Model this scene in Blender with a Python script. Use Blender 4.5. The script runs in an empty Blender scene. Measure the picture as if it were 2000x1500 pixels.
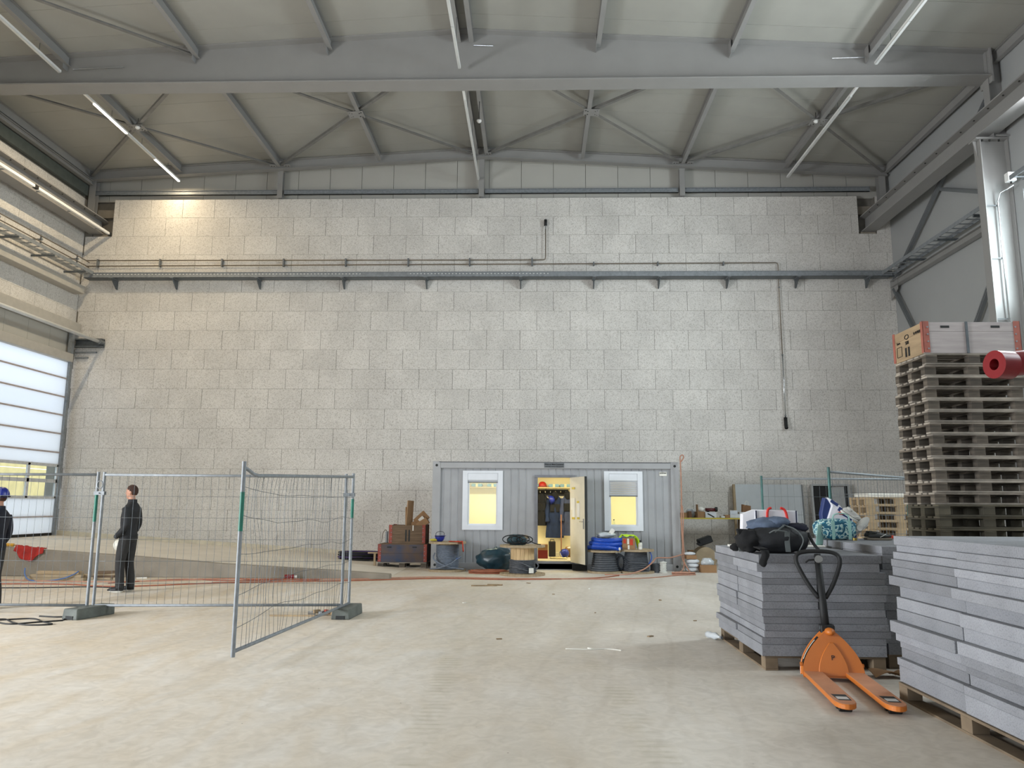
import bpy, bmesh, math, random
from mathutils import Vector, Matrix, noise
random.seed(7)
S = bpy.context.scene
COL = bpy.context.scene.collection
PI = math.pi
# ------------------------------------------------------------------ camera
CAMH = 1.55
pit, yaw, rol = math.radians(8.941), math.radians(1.647), math.radians(0.345)
fwd = Vector((-math.sin(yaw)*math.cos(pit), math.cos(yaw)*math.cos(pit), math.sin(pit)))
rt0 = Vector((math.cos(yaw), math.sin(yaw), 0)); up0 = rt0.cross(fwd)
rt = rt0*math.cos(rol) + up0*math.sin(rol); up = -rt0*math.sin(rol) + up0*math.cos(rol)
cd = bpy.data.cameras.new('camera'); cd.sensor_width = 36; cd.lens = 27.0; cd.clip_end = 200
cam = bpy.data.objects.new('camera', cd); COL.objects.link(cam)
cam.matrix_world = Matrix(((rt.x, up.x, -fwd.x, 0), (rt.y, up.y, -fwd.y, 0), (rt.z, up.z, -fwd.z, CAMH), (0, 0, 0, 1)))
S.camera = cam
# ------------------------------------------------------------------ view and sky
S.view_settings.view_transform = 'Standard'; S.view_settings.look = 'None'
S.view_settings.gamma = 1.0; S.view_settings.use_curve_mapping = False
S.view_settings.exposure = 0.20
S.cycles.use_denoising = True
S.cycles.max_bounces = 10; S.cycles.diffuse_bounces = 6; S.cycles.transparent_max_bounces = 12
S.cycles.sample_clamp_indirect = 6.0
W = bpy.data.worlds.new('overcast_sky'); S.world = W; W.use_nodes = True
bg = W.node_tree.nodes['Background']; bg.inputs[0].default_value = (0.80, 0.88, 1.0, 1); bg.inputs[1].default_value = 2.7
# ------------------------------------------------------------------ daylight at the windows and doors
def area(name, loc, direction, sx, sy, power, col):
    l = bpy.data.lights.new(name, 'AREA'); l.shape = 'RECTANGLE'; l.size = sx; l.size_y = sy
    l.energy = power; l.color = col
    o = bpy.data.objects.new(name, l); COL.objects.link(o); o.location = loc
    o.rotation_euler = Vector(direction).to_track_quat('-Z', 'Y').to_euler()
    return o
XL, XR, YB, YF = -13.95, 10.75, 22.45, -13.6
COOL = (0.925, 0.962, 1.0); WARM = (1.0, 0.80, 0.52)
WINR = [(10.9, 15.95), (4.9, 9.8)]            # right-hand windows, Y ranges
WZ0, WZ1 = 5.95, 8.35
for i, (a, b) in enumerate(WINR):
    area('window_daylight', (XR+0.55, (a+b)/2, (WZ0+WZ1)/2), (-1, 0, -0.45), WZ1-WZ0+0.4, b-a+0.4, (1600, 800)[i], COOL)
area('open_gate_daylight', (XL-0.9, 4.5, 2.9), (1, 0.05, -0.42), 4.6, 4.8, 2850, COOL)      # open gate in the left wall, out of view
area('gate_front_daylight', (-2.0, YF-0.6, 2.9), (0, 1, -0.30), 9.0, 4.6, 420, COOL)       # open gate behind the photographer
# ------------------------------------------------------------------ helpers
def lin(c):
    return tuple(((v/12.92) if v <= 0.04045 else ((v+0.055)/1.055)**2.4) for v in [x/255 for x in c])
MATS = {}
def M(name, col=(128,128,128), rough=.6, metal=0., var=.10, vs=6., bump=0., bs=60., rnd=0., spec=.5, col2=None, stretch=None, sharp=None, coat=0.):
    """procedural principled material: two tones mixed by noise, optional bump and per-object tone"""
    if name in MATS: return MATS[name]
    m = bpy.data.materials.new(name); m.use_nodes = True; nt = m.node_tree; N = nt.nodes; L = nt.links
    p = N['Principled BSDF']; p.inputs['Roughness'].default_value = rough; p.inputs['Metallic'].default_value = metal
    p.inputs['Specular IOR Level'].default_value = spec
    if coat: p.inputs['Coat Weight'].default_value = coat
    c = lin(col); c2 = lin(col2) if col2 else tuple(max(0, v*(1-var*2)) for v in c)
    if not col2: c = tuple(min(1, v*(1+var*.4)) for v in c)
    tc = N.new('ShaderNodeTexCoord'); mp = N.new('ShaderNodeMapping'); L.new(tc.outputs['Object'], mp.inputs[0])
    if stretch: mp.inputs['Scale'].default_value = stretch
    nz = N.new('ShaderNodeTexNoise'); nz.inputs['Scale'].default_value = vs; nz.inputs['Detail'].default_value = 5
    L.new(mp.outputs[0], nz.inputs['Vector'])
    rp = N.new('ShaderNodeValToRGB'); a, b = sharp or (.3, .7)
    rp.color_ramp.elements[0].position = a; rp.color_ramp.elements[1].position = b
    rp.color_ramp.elements[0].color = (*c2, 1); rp.color_ramp.elements[1].color = (*c, 1)
    L.new(nz.outputs['Fac'], rp.inputs[0]); out = rp.outputs[0]
    if rnd:
        oi = N.new('ShaderNodeObjectInfo'); mr = N.new('ShaderNodeMapRange')
        mr.inputs['To Min'].default_value = 1-rnd; mr.inputs['To Max'].default_value = 1+rnd
        L.new(oi.outputs['Random'], mr.inputs['Value'])
        hs = N.new('ShaderNodeHueSaturation'); L.new(mr.outputs[0], hs.inputs['Value']); L.new(out, hs.inputs['Color']); out = hs.outputs[0]
    L.new(out, p.inputs['Base Color'])
    if bump:
        n2 = N.new('ShaderNodeTexNoise'); n2.inputs['Scale'].default_value = bs; n2.inputs['Detail'].default_value = 3
        L.new(mp.outputs[0], n2.inputs['Vector'])
        bp = N.new('ShaderNodeBump'); bp.inputs['Strength'].default_value = bump; bp.inputs['Distance'].default_value = .02
        L.new(n2.outputs['Fac'], bp.inputs['Height']); L.new(bp.outputs[0], p.inputs['Normal'])
    MATS[name] = m; return m
def emat(name, col, strength):
    m = bpy.data.materials.new(name); m.use_nodes = True; nt = m.node_tree
    nt.nodes.remove(nt.nodes['Principled BSDF']); e = nt.nodes.new('ShaderNodeEmission')
    e.inputs[0].default_value = (*col, 1); e.inputs[1].default_value = strength
    nt.links.new(e.outputs[0], nt.nodes['Material Output'].inputs[0]); MATS[name] = m; return m
def glassmat(name, tint=(.9,.95,.95), gloss=.03):
    m = bpy.data.materials.new(name); m.use_nodes = True; nt = m.node_tree; N = nt.nodes
    N.remove(N['Principled BSDF']); t = N.new('ShaderNodeBsdfTransparent'); g = N.new('ShaderNodeBsdfGlossy'); x = N.new('ShaderNodeMixShader')
    t.inputs[0].default_value = (*tint, 1); g.inputs['Roughness'].default_value = .12; x.inputs[0].default_value = gloss
    nt.links.new(t.outputs[0], x.inputs[1]); nt.links.new(g.outputs[0], x.inputs[2]); nt.links.new(x.outputs[0], N['Material Output'].inputs[0])
    MATS[name] = m; return m
ORG = {}
def V3(*a): return Vector(a)
class MB:
    """collects simple solids into one mesh"""
    def __init__(s): s.v = []; s.f = []; s.mi = []; s.cur = 0
    def add(s, vs, fs):
        o = len(s.v); s.v += [tuple(x) for x in vs]
        for q in fs: s.f.append([i+o for i in q]); s.mi.append(s.cur)
        return s
    def box(s, x0, y0, z0, x1, y1, z1):
        return s.add([(x0,y0,z0),(x1,y0,z0),(x1,y1,z0),(x0,y1,z0),(x0,y0,z1),(x1,y0,z1),(x1,y1,z1),(x0,y1,z1)],
                     [(0,3,2,1),(4,5,6,7),(0,1,5,4),(1,2,6,5),(2,3,7,6),(3,0,4,7)])
    def obox(s, c, sx, sy, sz, mat=None):
        c = Vector(c); m = mat or Matrix.Identity(3); vs = []
        for z in (-.5,.5):
            for x, y in ((-.5,-.5),(.5,-.5),(.5,.5),(-.5,.5)): vs.append(c + m @ Vector((x*sx, y*sy, z*sz)))
        return s.add(vs, [(0,3,2,1),(4,5,6,7),(0,1,5,4),(1,2,6,5),(2,3,7,6),(3,0,4,7)])
    def frame(s, p0, p1, upv=(0,0,1)):
        d = (Vector(p1)-Vector(p0)); L = d.length; d.normalize(); u = Vector(upv)
        if abs(d.dot(u)) > .98: u = Vector((1,0,0))
        w = d.cross(u).normalized(); u = w.cross(d).normalized()
        return d, w, u, L
    def beam(s, p0, p1, w, h, upv=(0,0,1), off=(0,0)):
        d, W_, U, L = s.frame(p0, p1, upv); p0 = Vector(p0)+W_*off[0]+U*off[1]; p1 = Vector(p1)+W_*off[0]+U*off[1]; vs = []
        for p in (p0, p1):
            for a, b in ((-.5,-.5),(.5,-.5),(.5,.5),(-.5,.5)): vs.append(p+W_*a*w+U*b*h)
        return s.add(vs, [(0,3,2,1),(4,5,6,7),(0,1,5,4),(1,2,6,5),(2,3,7,6),(3,0,4,7)])
    def ibeam(s, p0, p1, w, h, tf=.016, tw=.011, upv=(0,0,1)):
        s.beam(p0, p1, w, tf, upv, (0, h/2-tf/2)); s.beam(p0, p1, w, tf, upv, (0, -h/2+tf/2)); return s.beam(p0, p1, tw, h-2*tf, upv)
    def prism(s, poly, vec):
        n = len(poly); vec = Vector(vec); vs = [Vector(p) for p in poly] + [Vector(p)+vec for p in poly]
        return s.add(vs, [tuple(range(n-1,-1,-1)), tuple(range(n, 2*n))] + [(i, (i+1) % n, n+(i+1) % n, n+i) for i in range(n)])
    def tube(s, pts, r, n=8, closed=False, cap=True, flat=1.0):
        pts = [Vector(p) for p in pts]; m = len(pts); rings = []; rr = r if isinstance(r, (list, tuple)) else [r]*m
        t0 = (pts[1]-pts[0]).normalized(); u = Vector((0,0,1)) if abs(t0.z) < .9 else Vector((1,0,0)); nrm = (u - t0*u.dot(t0)).normalized()
        for i, p in enumerate(pts):
            if closed: t = (pts[(i+1) % m]-pts[i-1])
            else: t = (pts[min(i+1, m-1)]-pts[max(i-1, 0)])
            if t.length < 1e-9: t = t0
            t = t.normalized(); nrm = nrm - t*nrm.dot(t)
            if nrm.length < 1e-6: nrm = t.orthogonal()
            nrm.normalize(); b = t.cross(nrm)
            rings.append([p+(nrm*math.cos(2*PI*k/n)*flat+b*math.sin(2*PI*k/n))*rr[i] for k in range(n)])
        vs = [v for r_ in rings for v in r_]; fs = []
        for i in range(m if closed else m-1):
            a, b_ = i*n, ((i+1) % m)*n
            for k in range(n): fs.append((a+k, a+(k+1) % n, b_+(k+1) % n, b_+k))
        if cap and not closed: fs += [tuple(range(n-1,-1,-1)), tuple((m-1)*n+k for k in range(n))]
        return s.add(vs, fs)
    def cyl(s, p0, p1, r, n=12, r2=None): return s.tube([p0, p1], [r, r if r2 is None else r2], n)
    def lathe(s, c, prof, n=20, axis=(0,0,1)):
        c = Vector(c); q = Vector((0,0,1)).rotation_difference(Vector(axis)); vs = []; fs = []; m = len(prof)
        for r_, z in prof:
            for k in range(n): vs.append(c + q @ Vector((r_*math.cos(2*PI*k/n), r_*math.sin(2*PI*k/n), z)))
        for i in range(m-1):
            for k in range(n): fs.append((i*n+k, i*n+(k+1) % n, (i+1)*n+(k+1) % n, (i+1)*n+k))
        if prof[0][0] > 1e-6: fs.append(tuple(range(n-1,-1,-1)))
        if prof[-1][0] > 1e-6: fs.append(tuple((m-1)*n+k for k in range(n)))
        return s.add(vs, fs)
    def ell(s, c, rx, ry, rz, n=14, m=9, rot=None, fn=None):
        c = Vector(c); vs = []; fs = []; R_ = rot or Matrix.Identity(3)
        for i in range(m+1):
            t = PI*i/m
            for k in range(n):
                a = 2*PI*k/n; d = Vector((math.sin(t)*math.cos(a), math.sin(t)*math.sin(a), math.cos(t))); q = Vector((d.x*rx, d.y*ry, d.z*rz))
                if fn: q = fn(q, d)
                vs.append(c + R_ @ q)
        for i in range(m):
            for k in range(n): fs.append((i*n+k, i*n+(k+1) % n, (i+1)*n+(k+1) % n, (i+1)*n+k)[::-1])
        return s.add(vs, fs)
    def grid(s, fn, nu, nv, thick=None):
        """surface fn(u,v) with u,v in 0..1; thick: offset vector gives it a second side"""
        vs = [Vector(fn(i/nu, j/nv)) for j in range(nv+1) for i in range(nu+1)]; w = nu+1
        fs = [(j*w+i, j*w+i+1, (j+1)*w+i+1, (j+1)*w+i) for j in range(nv) for i in range(nu)]
        if thick is not None:
            t = Vector(thick); n = len(vs); vs2 = [v+t for v in vs]; fs2 = [tuple(x+n for x in q[::-1]) for q in fs]
            bd = [i for i in range(nu)] + [j*w+nu for j in range(nv)] + [nv*w+i for i in range(nu, 0, -1)] + [j*w for j in range(nv, 0, -1)]
            fs = fs + fs2 + [(bd[(i+1) % len(bd)], bd[i], bd[i]+n, bd[(i+1) % len(bd)]+n) for i in range(len(bd))]; vs = vs+vs2
        return s.add(vs, fs)
    def mesh(s, name, org=None):
        me = bpy.data.meshes.new(name); o = org or Vector((0,0,0))
        me.from_pydata([tuple(Vector(v)-o) for v in s.v], [], s.f); return me
    def build(s, name, mat, parent=None, smooth=False, bevel=0., loc=None, seg=1, weld=False, subs=0):
        org = ORG.get(parent.name, Vector((0,0,0))) if parent else Vector((0,0,0))
        if loc is not None: org = Vector(loc)
        me = s.mesh(name, org); mats = mat if isinstance(mat, (list, tuple)) else [mat]
        for m in mats: me.materials.append(m)
        if len(mats) > 1: me.polygons.foreach_set('material_index', s.mi)
        bm = bmesh.new(); bm.from_mesh(me)
        if weld: bmesh.ops.remove_doubles(bm, verts=bm.verts, dist=1e-4)
        if bevel: bmesh.ops.bevel(bm, geom=bm.edges[:], offset=bevel, segments=seg, affect='EDGES', clamp_overlap=True)
        bmesh.ops.recalc_face_normals(bm, faces=bm.faces); bm.to_mesh(me); bm.free()
        if smooth: me.polygons.foreach_set('use_smooth', [True]*len(me.polygons))
        o = bpy.data.objects.new(name, me); COL.objects.link(o)
        if parent: o.parent = parent; ORG[o.name] = org
        elif loc is not None: o.location = org; ORG[o.name] = org
        else: ORG[o.name] = org
        if smooth == 'angle': smooth_angle(me)
        return o
def smooth_angle(me, ang=40):
    bm = bmesh.new(); bm.from_mesh(me)
    for e in bm.edges:
        if len(e.link_faces) == 2 and e.calc_face_angle(0) > math.radians(ang): e.smooth = False
    bm.to_mesh(me); bm.free()
def tag(o, label=None, cat=None, group=None, kind=None):
    if label: o['label'] = label
    if cat: o['category'] = cat
    if group: o['group'] = group
    if kind: o['kind'] = kind
    return o
def thing(name, label, cat, loc=(0,0,0), group=None, rz=0.):
    o = bpy.data.objects.new(name, None); o.empty_display_size = .1; COL.objects.link(o); o.location = loc; o.rotation_euler = (0,0,rz)
    ORG[o.name] = Vector(loc); return tag(o, label, cat, group)
def local(name, label, cat, loc=(0,0,0), group=None, rz=0.):
    """like thing(), but its parts are written in the thing's own coordinates"""
    o = thing(name, label, cat, loc, group, rz); ORG[o.name] = Vector((0,0,0)); return o
def copy_tree(o, parent=None, mats=None):
    c = o.copy(); COL.objects.link(c); ORG[c.name] = ORG.get(o.name, Vector((0,0,0)))
    if parent: c.parent = parent
    for ch in list(o.children): copy_tree(ch, c)
    return c
def inst(me, name, parent=None, loc=(0,0,0), rot=(0,0,0), scale=None):
    o = bpy.data.objects.new(name, me); COL.objects.link(o); o.location = loc; o.rotation_euler = rot
    if scale: o.scale = scale
    if parent: o.parent = parent
    return o
def struct(mb, name, mat, **k):
    return tag(mb.build(name, mat, **k), kind='structure')
def text_mesh(body, size, name, mat, parent, loc, rot, align='CENTER', extrude=.002, bold=0.):
    cu = bpy.data.curves.new('lettering', 'FONT'); cu.body = body; cu.size = size; cu.align_x = align; cu.align_y = 'CENTER'; cu.extrude = extrude; cu.offset = bold
    t = bpy.data.objects.new('lettering', cu); COL.objects.link(t)
    me = bpy.data.meshes.new_from_object(t.evaluated_get(bpy.context.evaluated_depsgraph_get()))
    bpy.data.objects.remove(t); bpy.data.curves.remove(cu); me.materials.clear(); me.materials.append(mat)
    o = bpy.data.objects.new(name, me); COL.objects.link(o); o.location = Vector(loc) - ORG.get(parent.name, Vector((0,0,0))); o.rotation_euler = rot; o.parent = parent
    return o
def wob(x, y=0., z=0., s=1.): return noise.noise(Vector((x*s, y*s, z*s)))
def curve_pts(pts, n=8, closed=False):
    """Catmull-Rom through the points"""
    P = [Vector(p) for p in pts]; m = len(P); out = []
    for i in range(m if closed else m-1):
        a, b, c, d = (P[(i-1) % m], P[i], P[(i+1) % m], P[(i+2) % m]) if closed else (P[max(i-1,0)], P[i], P[i+1], P[min(i+2,m-1)])
        for k in range(n):
            t = k/n; out.append(.5*((2*b)+(c-a)*t+(2*a-5*b+4*c-d)*t*t+(3*b-a-3*c+d)*t**3))
    if not closed: out.append(P[-1])
    return out
# ================================================================== materials of the hall
def block_material():
    m = bpy.data.materials.new('wood_concrete_block'); m.use_nodes = True; nt = m.node_tree; N = nt.nodes; L = nt.links; p = N['Principled BSDF']
    p.inputs['Roughness'].default_value = .95; p.inputs['Specular IOR Level'].default_value = .15
    g = N.new('ShaderNodeNewGeometry')
    n1 = N.new('ShaderNodeTexNoise'); n1.inputs['Scale'].default_value = 34; n1.inputs['Detail'].default_value = 3; n1.inputs['Roughness'].default_value = .7
    n2 = N.new('ShaderNodeTexNoise'); n2.inputs['Scale'].default_value = 1.1; n2.inputs['Detail'].default_value = 4
    n3 = N.new('ShaderNodeTexNoise'); n3.inputs['Scale'].default_value = 11; n3.inputs['Detail'].default_value = 4
    for n in (n1, n2, n3): L.new(g.outputs['Position'], n.inputs['Vector'])
    r1 = N.new('ShaderNodeValToRGB'); r1.color_ramp.elements[0].position = .34; r1.color_ramp.elements[1].position = .50
    r1.color_ramp.elements[0].color = (*lin((176,172,165)), 1); r1.color_ramp.elements[1].color = (*lin((211,208,203)), 1)
    L.new(n1.outputs['Fac'], r1.inputs[0])
    r2 = N.new('ShaderNodeMapRange'); r2.inputs['From Min'].default_value = .3; r2.inputs['From Max'].default_value = .7; r2.inputs['To Min'].default_value = .90; r2.inputs['To Max'].default_value = 1.05
    L.new(n2.outputs['Fac'], r2.inputs['Value'])
    r3 = N.new('ShaderNodeMapRange'); r3.inputs['From Min'].default_value = .3; r3.inputs['From Max'].default_value = .7; r3.inputs['To Min'].default_value = .94; r3.inputs['To Max'].default_value = 1.04
    L.new(n3.outputs['Fac'], r3.inputs['Value'])
    mu = N.new('ShaderNodeMath'); mu.operation = 'MULTIPLY'; L.new(r2.outputs[0], mu.inputs[0]); L.new(r3.outputs[0], mu.inputs[1])
    oi = N.new('ShaderNodeObjectInfo'); mr = N.new('ShaderNodeMapRange'); mr.inputs['To Min'].default_value = .955; mr.inputs['To Max'].default_value = 1.03; L.new(oi.outputs['Random'], mr.inputs['Value'])
    mu2 = N.new('ShaderNodeMath'); mu2.operation = 'MULTIPLY'; L.new(mu.outputs[0], mu2.inputs[0]); L.new(mr.outputs[0], mu2.inputs[1])
    hs = N.new('ShaderNodeHueSaturation'); L.new(mu2.outputs[0], hs.inputs['Value']); L.new(r1.outputs[0], hs.inputs['Color']); L.new(hs.outputs[0], p.inputs['Base Color'])
    bp = N.new('ShaderNodeBump'); bp.inputs['Strength'].default_value = .5; bp.inputs['Distance'].default_value = .01; L.new(n1.outputs['Fac'], bp.inputs['Height']); L.new(bp.outputs[0], p.inputs['Normal'])
    return m
def floor_material():
    m = bpy.data.materials.new('dusty_concrete_floor'); m.use_nodes = True; nt = m.node_tree; N = nt.nodes; L = nt.links; p = N['Principled BSDF']
    g = N.new('ShaderNodeNewGeometry'); mp = N.new('ShaderNodeMapping'); mp.inputs['Rotation'].default_value = (0,0,.5); mp.inputs['Scale'].default_value = (1, .38, 1); L.new(g.outputs['Position'], mp.inputs[0])
    def nz(scale, det=5, vec=None, dist=0.):
        n = N.new('ShaderNodeTexNoise'); n.inputs['Scale'].default_value = scale; n.inputs['Detail'].default_value = det; n.inputs['Distortion'].default_value = dist
        L.new((vec or g).outputs['Position' if vec is None else 0], n.inputs['Vector']); return n
    def ramp(src, a, b, ca, cb):
        r = N.new('ShaderNodeValToRGB'); e = r.color_ramp.elements; e[0].position = a; e[1].position = b; e[0].color = ca; e[1].color = cb; L.new(src, r.inputs[0]); return r
    base = ramp(nz(.55, 6, mp, .6).outputs['Fac'], .36, .66, (*lin((198,191,181)),1), (*lin((224,220,214)),1))
    sand = ramp(nz(.8, 7, mp, 1.2).outputs['Fac'], .50, .70, (0,0,0,1), (1,1,1,1))
    mx = N.new('ShaderNodeMixRGB'); mx.inputs['Color2'].default_value = (*lin((200,182,154)),1); L.new(base.outputs[0], mx.inputs['Color1'])
    # blown sand lies thicker on the left half of the floor
    sx = N.new('ShaderNodeSeparateXYZ'); L.new(g.outputs['Position'], sx.inputs[0])
    gx = N.new('ShaderNodeMapRange'); gx.inputs['From Min'].default_value = 2.5; gx.inputs['From Max'].default_value = -5.0; gx.inputs['To Min'].default_value = .15; gx.inputs['To Max'].default_value = .72; L.new(sx.outputs['X'], gx.inputs['Value'])
    s2 = ramp(nz(1.5, 8, mp, 2.2).outputs['Fac'], .30, .72, (.2,.2,.2,1), (1,1,1,1))
    sa = N.new('ShaderNodeMath'); sa.operation = 'MAXIMUM'; L.new(sand.outputs[0], sa.inputs[0]); L.new(s2.outputs[0], sa.inputs[1])
    ms = N.new('ShaderNodeMath'); ms.operation = 'MULTIPLY'; L.new(sa.outputs[0], ms.inputs[0]); L.new(gx.outputs[0], ms.inputs[1]); L.new(ms.outputs[0], mx.inputs['Fac'])
    # trodden speckle and smears
    sp = ramp(nz(7, 9, None, 1.5).outputs['Fac'], .30, .66, (.80,.79,.77,1), (1.06,1.06,1.06,1))
    m2 = N.new('ShaderNodeMixRGB'); m2.blend_type = 'MULTIPLY'; m2.inputs['Fac'].default_value = .6; L.new(mx.outputs[0], m2.inputs['Color1']); L.new(sp.outputs[0], m2.inputs['Color2'])
    vo = N.new('ShaderNodeTexVoronoi'); vo.inputs['Scale'].default_value = 5.5; vo.inputs['Randomness'].default_value = 1; L.new(g.outputs['Position'], vo.inputs['Vector'])
    dk = ramp(vo.outputs['Distance'], .020, .045, (.32,.29,.25,1), (1,1,1,1))
    m3 = N.new('ShaderNodeMixRGB'); m3.blend_type = 'MULTIPLY'; L.new(m2.outputs[0], m3.inputs['Color1']); L.new(dk.outputs[0], m3.inputs['Color2'])
    gate = ramp(nz(1.3, 2).outputs['Fac'], .48, .56, (0,0,0,1), (1,1,1,1)); L.new(gate.outputs[0], m3.inputs['Fac'])
    # faint tyre tracks
    wv = N.new('ShaderNodeTexWave'); wv.inputs['Scale'].default_value = .6; wv.inputs['Distortion'].default_value = 7; wv.inputs['Detail'].default_value = 3; wv.inputs['Detail Scale'].default_value = .7; L.new(mp.outputs[0], wv.inputs['Vector'])
    tk = ramp(wv.outputs['Fac'], .95, 1.0, (1,1,1,1), (.93,.92,.91,1))
    m4 = N.new('ShaderNodeMixRGB'); m4.blend_type = 'MULTIPLY'; m4.inputs['Fac'].default_value = .6; L.new(m3.outputs[0], m4.inputs['Color1']); L.new(tk.outputs[0], m4.inputs['Color2'])
    # two faint rows of tyre tread marks running down the hall
    tread = None
    for tx, sl in ((-.55, .035), (1.05, .05)):
        a = N.new('ShaderNodeMath'); a.operation = 'MULTIPLY_ADD'; a.inputs[1].default_value = sl; L.new(sx.outputs['Y'], a.inputs[0]); L.new(sx.outputs['X'], a.inputs[2])
        b_ = N.new('ShaderNodeMath'); b_.operation = 'SUBTRACT'; L.new(a.outputs[0], b_.inputs[0]); b_.inputs[1].default_value = tx
        c_ = N.new('ShaderNodeMath'); c_.operation = 'ABSOLUTE'; L.new(b_.outputs[0], c_.inputs[0])
        d_ = ramp(c_.outputs[0], .07, .15, (1,1,1,1), (0,0,0,1))
        if tread is None: tread = d_.outputs[0]
        else:
            e_ = N.new('ShaderNodeMath'); e_.operation = 'MAXIMUM'; L.new(tread, e_.inputs[0]); L.new(d_.outputs[0], e_.inputs[1]); tread = e_.outputs[0]
    ws = N.new('ShaderNodeMath'); ws.operation = 'SINE'; wm = N.new('ShaderNodeMath'); wm.operation = 'MULTIPLY'; wm.inputs[1].default_value = 58.0; L.new(sx.outputs['Y'], wm.inputs[0]); L.new(wm.outputs[0], ws.inputs[0])
    wr = ramp(ws.outputs[0], .0, .8, (.2,.2,.2,1), (1,1,1,1)); pt = ramp(nz(1.7, 5).outputs['Fac'], .42, .60, (0,0,0,1), (.55,.55,.55,1))
    t1 = N.new('ShaderNodeMath'); t1.operation = 'MULTIPLY'; L.new(tread, t1.inputs[0]); L.new(wr.outputs[0], t1.inputs[1])
    t2 = N.new('ShaderNodeMath'); t2.operation = 'MULTIPLY'; L.new(t1.outputs[0], t2.inputs[0]); L.new(pt.outputs[0], t2.inputs[1])
    m5 = N.new('ShaderNodeMixRGB'); m5.inputs['Color2'].default_value = (*lin((176,168,148)),1); L.new(t2.outputs[0], m5.inputs['Fac']); L.new(m4.outputs[0], m5.inputs['Color1'])
    L.new(m5.outputs[0], p.inputs['Base Color'])
    p.inputs['Roughness'].default_value = .62; p.inputs['Specular IOR Level'].default_value = .35
    bp = N.new('ShaderNodeBump'); bp.inputs['Strength'].default_value = .12; bp.inputs['Distance'].default_value = .01; L.new(nz(22, 6).outputs['Fac'], bp.inputs['Height']); L.new(bp.outputs[0], p.inputs['Normal'])
    return m
mBlock = block_material(); mFloor = floor_material()
mJoint = M('block_joint', (122,118,110), .95, var=.08)
mRoof = M('roof_panel_grey', (160,159,152), .45, var=.03, vs=1.5, spec=.3)
mRoofJ = M('roof_joint', (142,141,134), .7)
mSteel = M('painted_steel_grey', (142,141,139), .45, var=.03, vs=2, spec=.4)
mSteelD = M('painted_steel_dark', (106,110,112), .5, var=.04)
mGalv = M('galvanised_steel', (136,141,145), .6, metal=.25, var=.12, vs=14)
mGalvD = M('galvanised_dark', (104,110,114), .45, metal=.5, var=.12, vs=14)
mPanelW = M('wall_panel_grey', (160,162,162), .5, var=.02, vs=1.2)
mGable = M('gable_panel', (176,174,167), .5, var=.02, vs=1.2)
mDark = M('dark_gap', (40,42,42), .8)
mCurb = M('cast_concrete', (146,138,125), .85, var=.12, vs=2.5, bump=.15, bs=30)
mWhite = M('white_plastic', (232,232,230), .4, var=.02)
mBlackP = M('black_plastic', (17,18,19), .65, var=.1)
mBolt = M('bolt_dark', (62,62,60), .5, metal=.4)
mChrome = M('stainless_pipe', (205,208,210), .22, metal=.9, var=.04)
mCopper = M('brown_pipe', (132,122,108), .4, metal=.5, var=.1)
mTrans = None
def translucent(name, col, t=.5):
    m = bpy.data.materials.new(name); m.use_nodes = True; nt = m.node_tree; N = nt.nodes; p = N['Principled BSDF']
    p.inputs['Base Color'].default_value = (*lin(col), 1); p.inputs['Roughness'].default_value = .5
    tr = N.new('ShaderNodeBsdfTranslucent'); tr.inputs[0].default_value = (*lin(col), 1); x = N.new('ShaderNodeMixShader'); x.inputs[0].default_value = t
    nt.links.new(p.outputs[0], x.inputs[1]); nt.links.new(tr.outputs[0], x.inputs[2]); nt.links.new(x.outputs[0], N['Material Output'].inputs[0]); return m
mTrans = translucent('door_panel_white', (236,240,244), .75)
mGlass = glassmat('clear_glass')
# ================================================================== shell
def deck(x): return 12.42 - .0556*abs(x+1.6)
RIDGE = -1.6
struct(MB().box(-14.4, -14, -.25, 11.3, 22.9, 0), 'floor', mFloor)
# raised floor rising to the left gate, with the cast upstand in front of it
def rampz(x): return max(0., .056*(-x-3.1))
r = MB(); r.prism([(-13.95,16.6,-.02), (-3.1,16.6,-.02), (-3.1,16.6,.005), (-13.95,16.6,rampz(-13.95))], (0, 5.86, 0))
struct(r, 'floor_ramp', M('ramp_screed', (212,205,193), .75, var=.06, vs=1.6, bump=.08, bs=25))
cb = MB(); cb.prism([(-13.95,16.35,0), (-3.0,16.35,0), (-3.0,16.35,.10), (-4.07,16.35,.165), (-6.5,16.35,.285), (-8.35,16.35,.42), (-11.4,16.35,.60), (-13.95,16.35,.74)], (0,.25,0))
struct(cb, 'trim_ramp_upstand', mCurb, bevel=.012)
for i, (x, z) in enumerate([(-10.05,.26), (-8.05,.20), (-12.0,.3), (-6.2,.13)]):       # formwork tie holes
    pass
# --- back wall of big blocks
BH = .5955; TOP = 10.88; GAP = .010
bw = MB(); bw.box(XL-.3, YB+.012, -.1, XR+.3, YB+.3, TOP-2*BH)
bw.box(-13.08, YB+.012, TOP-2*BH, 9.80, YB+.3, TOP); bw.box(10.33, YB+.012, TOP-2*BH, XR+.3, YB+.3, TOP-.02)
bw.box(XL-.3, YB+.012, TOP-2*BH, -13.72, YB+.3, TOP-.3)
bw.box(XL-.3, YB+.32, TOP-2*BH, XR+.3, YB+.42, deck(RIDGE)+.2)            # outer skin behind the pockets and the gable
wall_back = struct(bw, 'wall_back', mJoint)
def blk_mesh(w, h, d=.03):
    b = MB(); b.box(-w/2+GAP/2, 0, -h/2+.0028, w/2-GAP/2, d, h/2-.0028); me = b.mesh('block')
    bm = bmesh.new(); bm.from_mesh(me); bmesh.ops.recalc_face_normals(bm, faces=bm.faces); bm.to_mesh(me); bm.free(); me.materials.append(mBlock); return me
BLKM = {}
nblk = 0; rest = MB()
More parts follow.
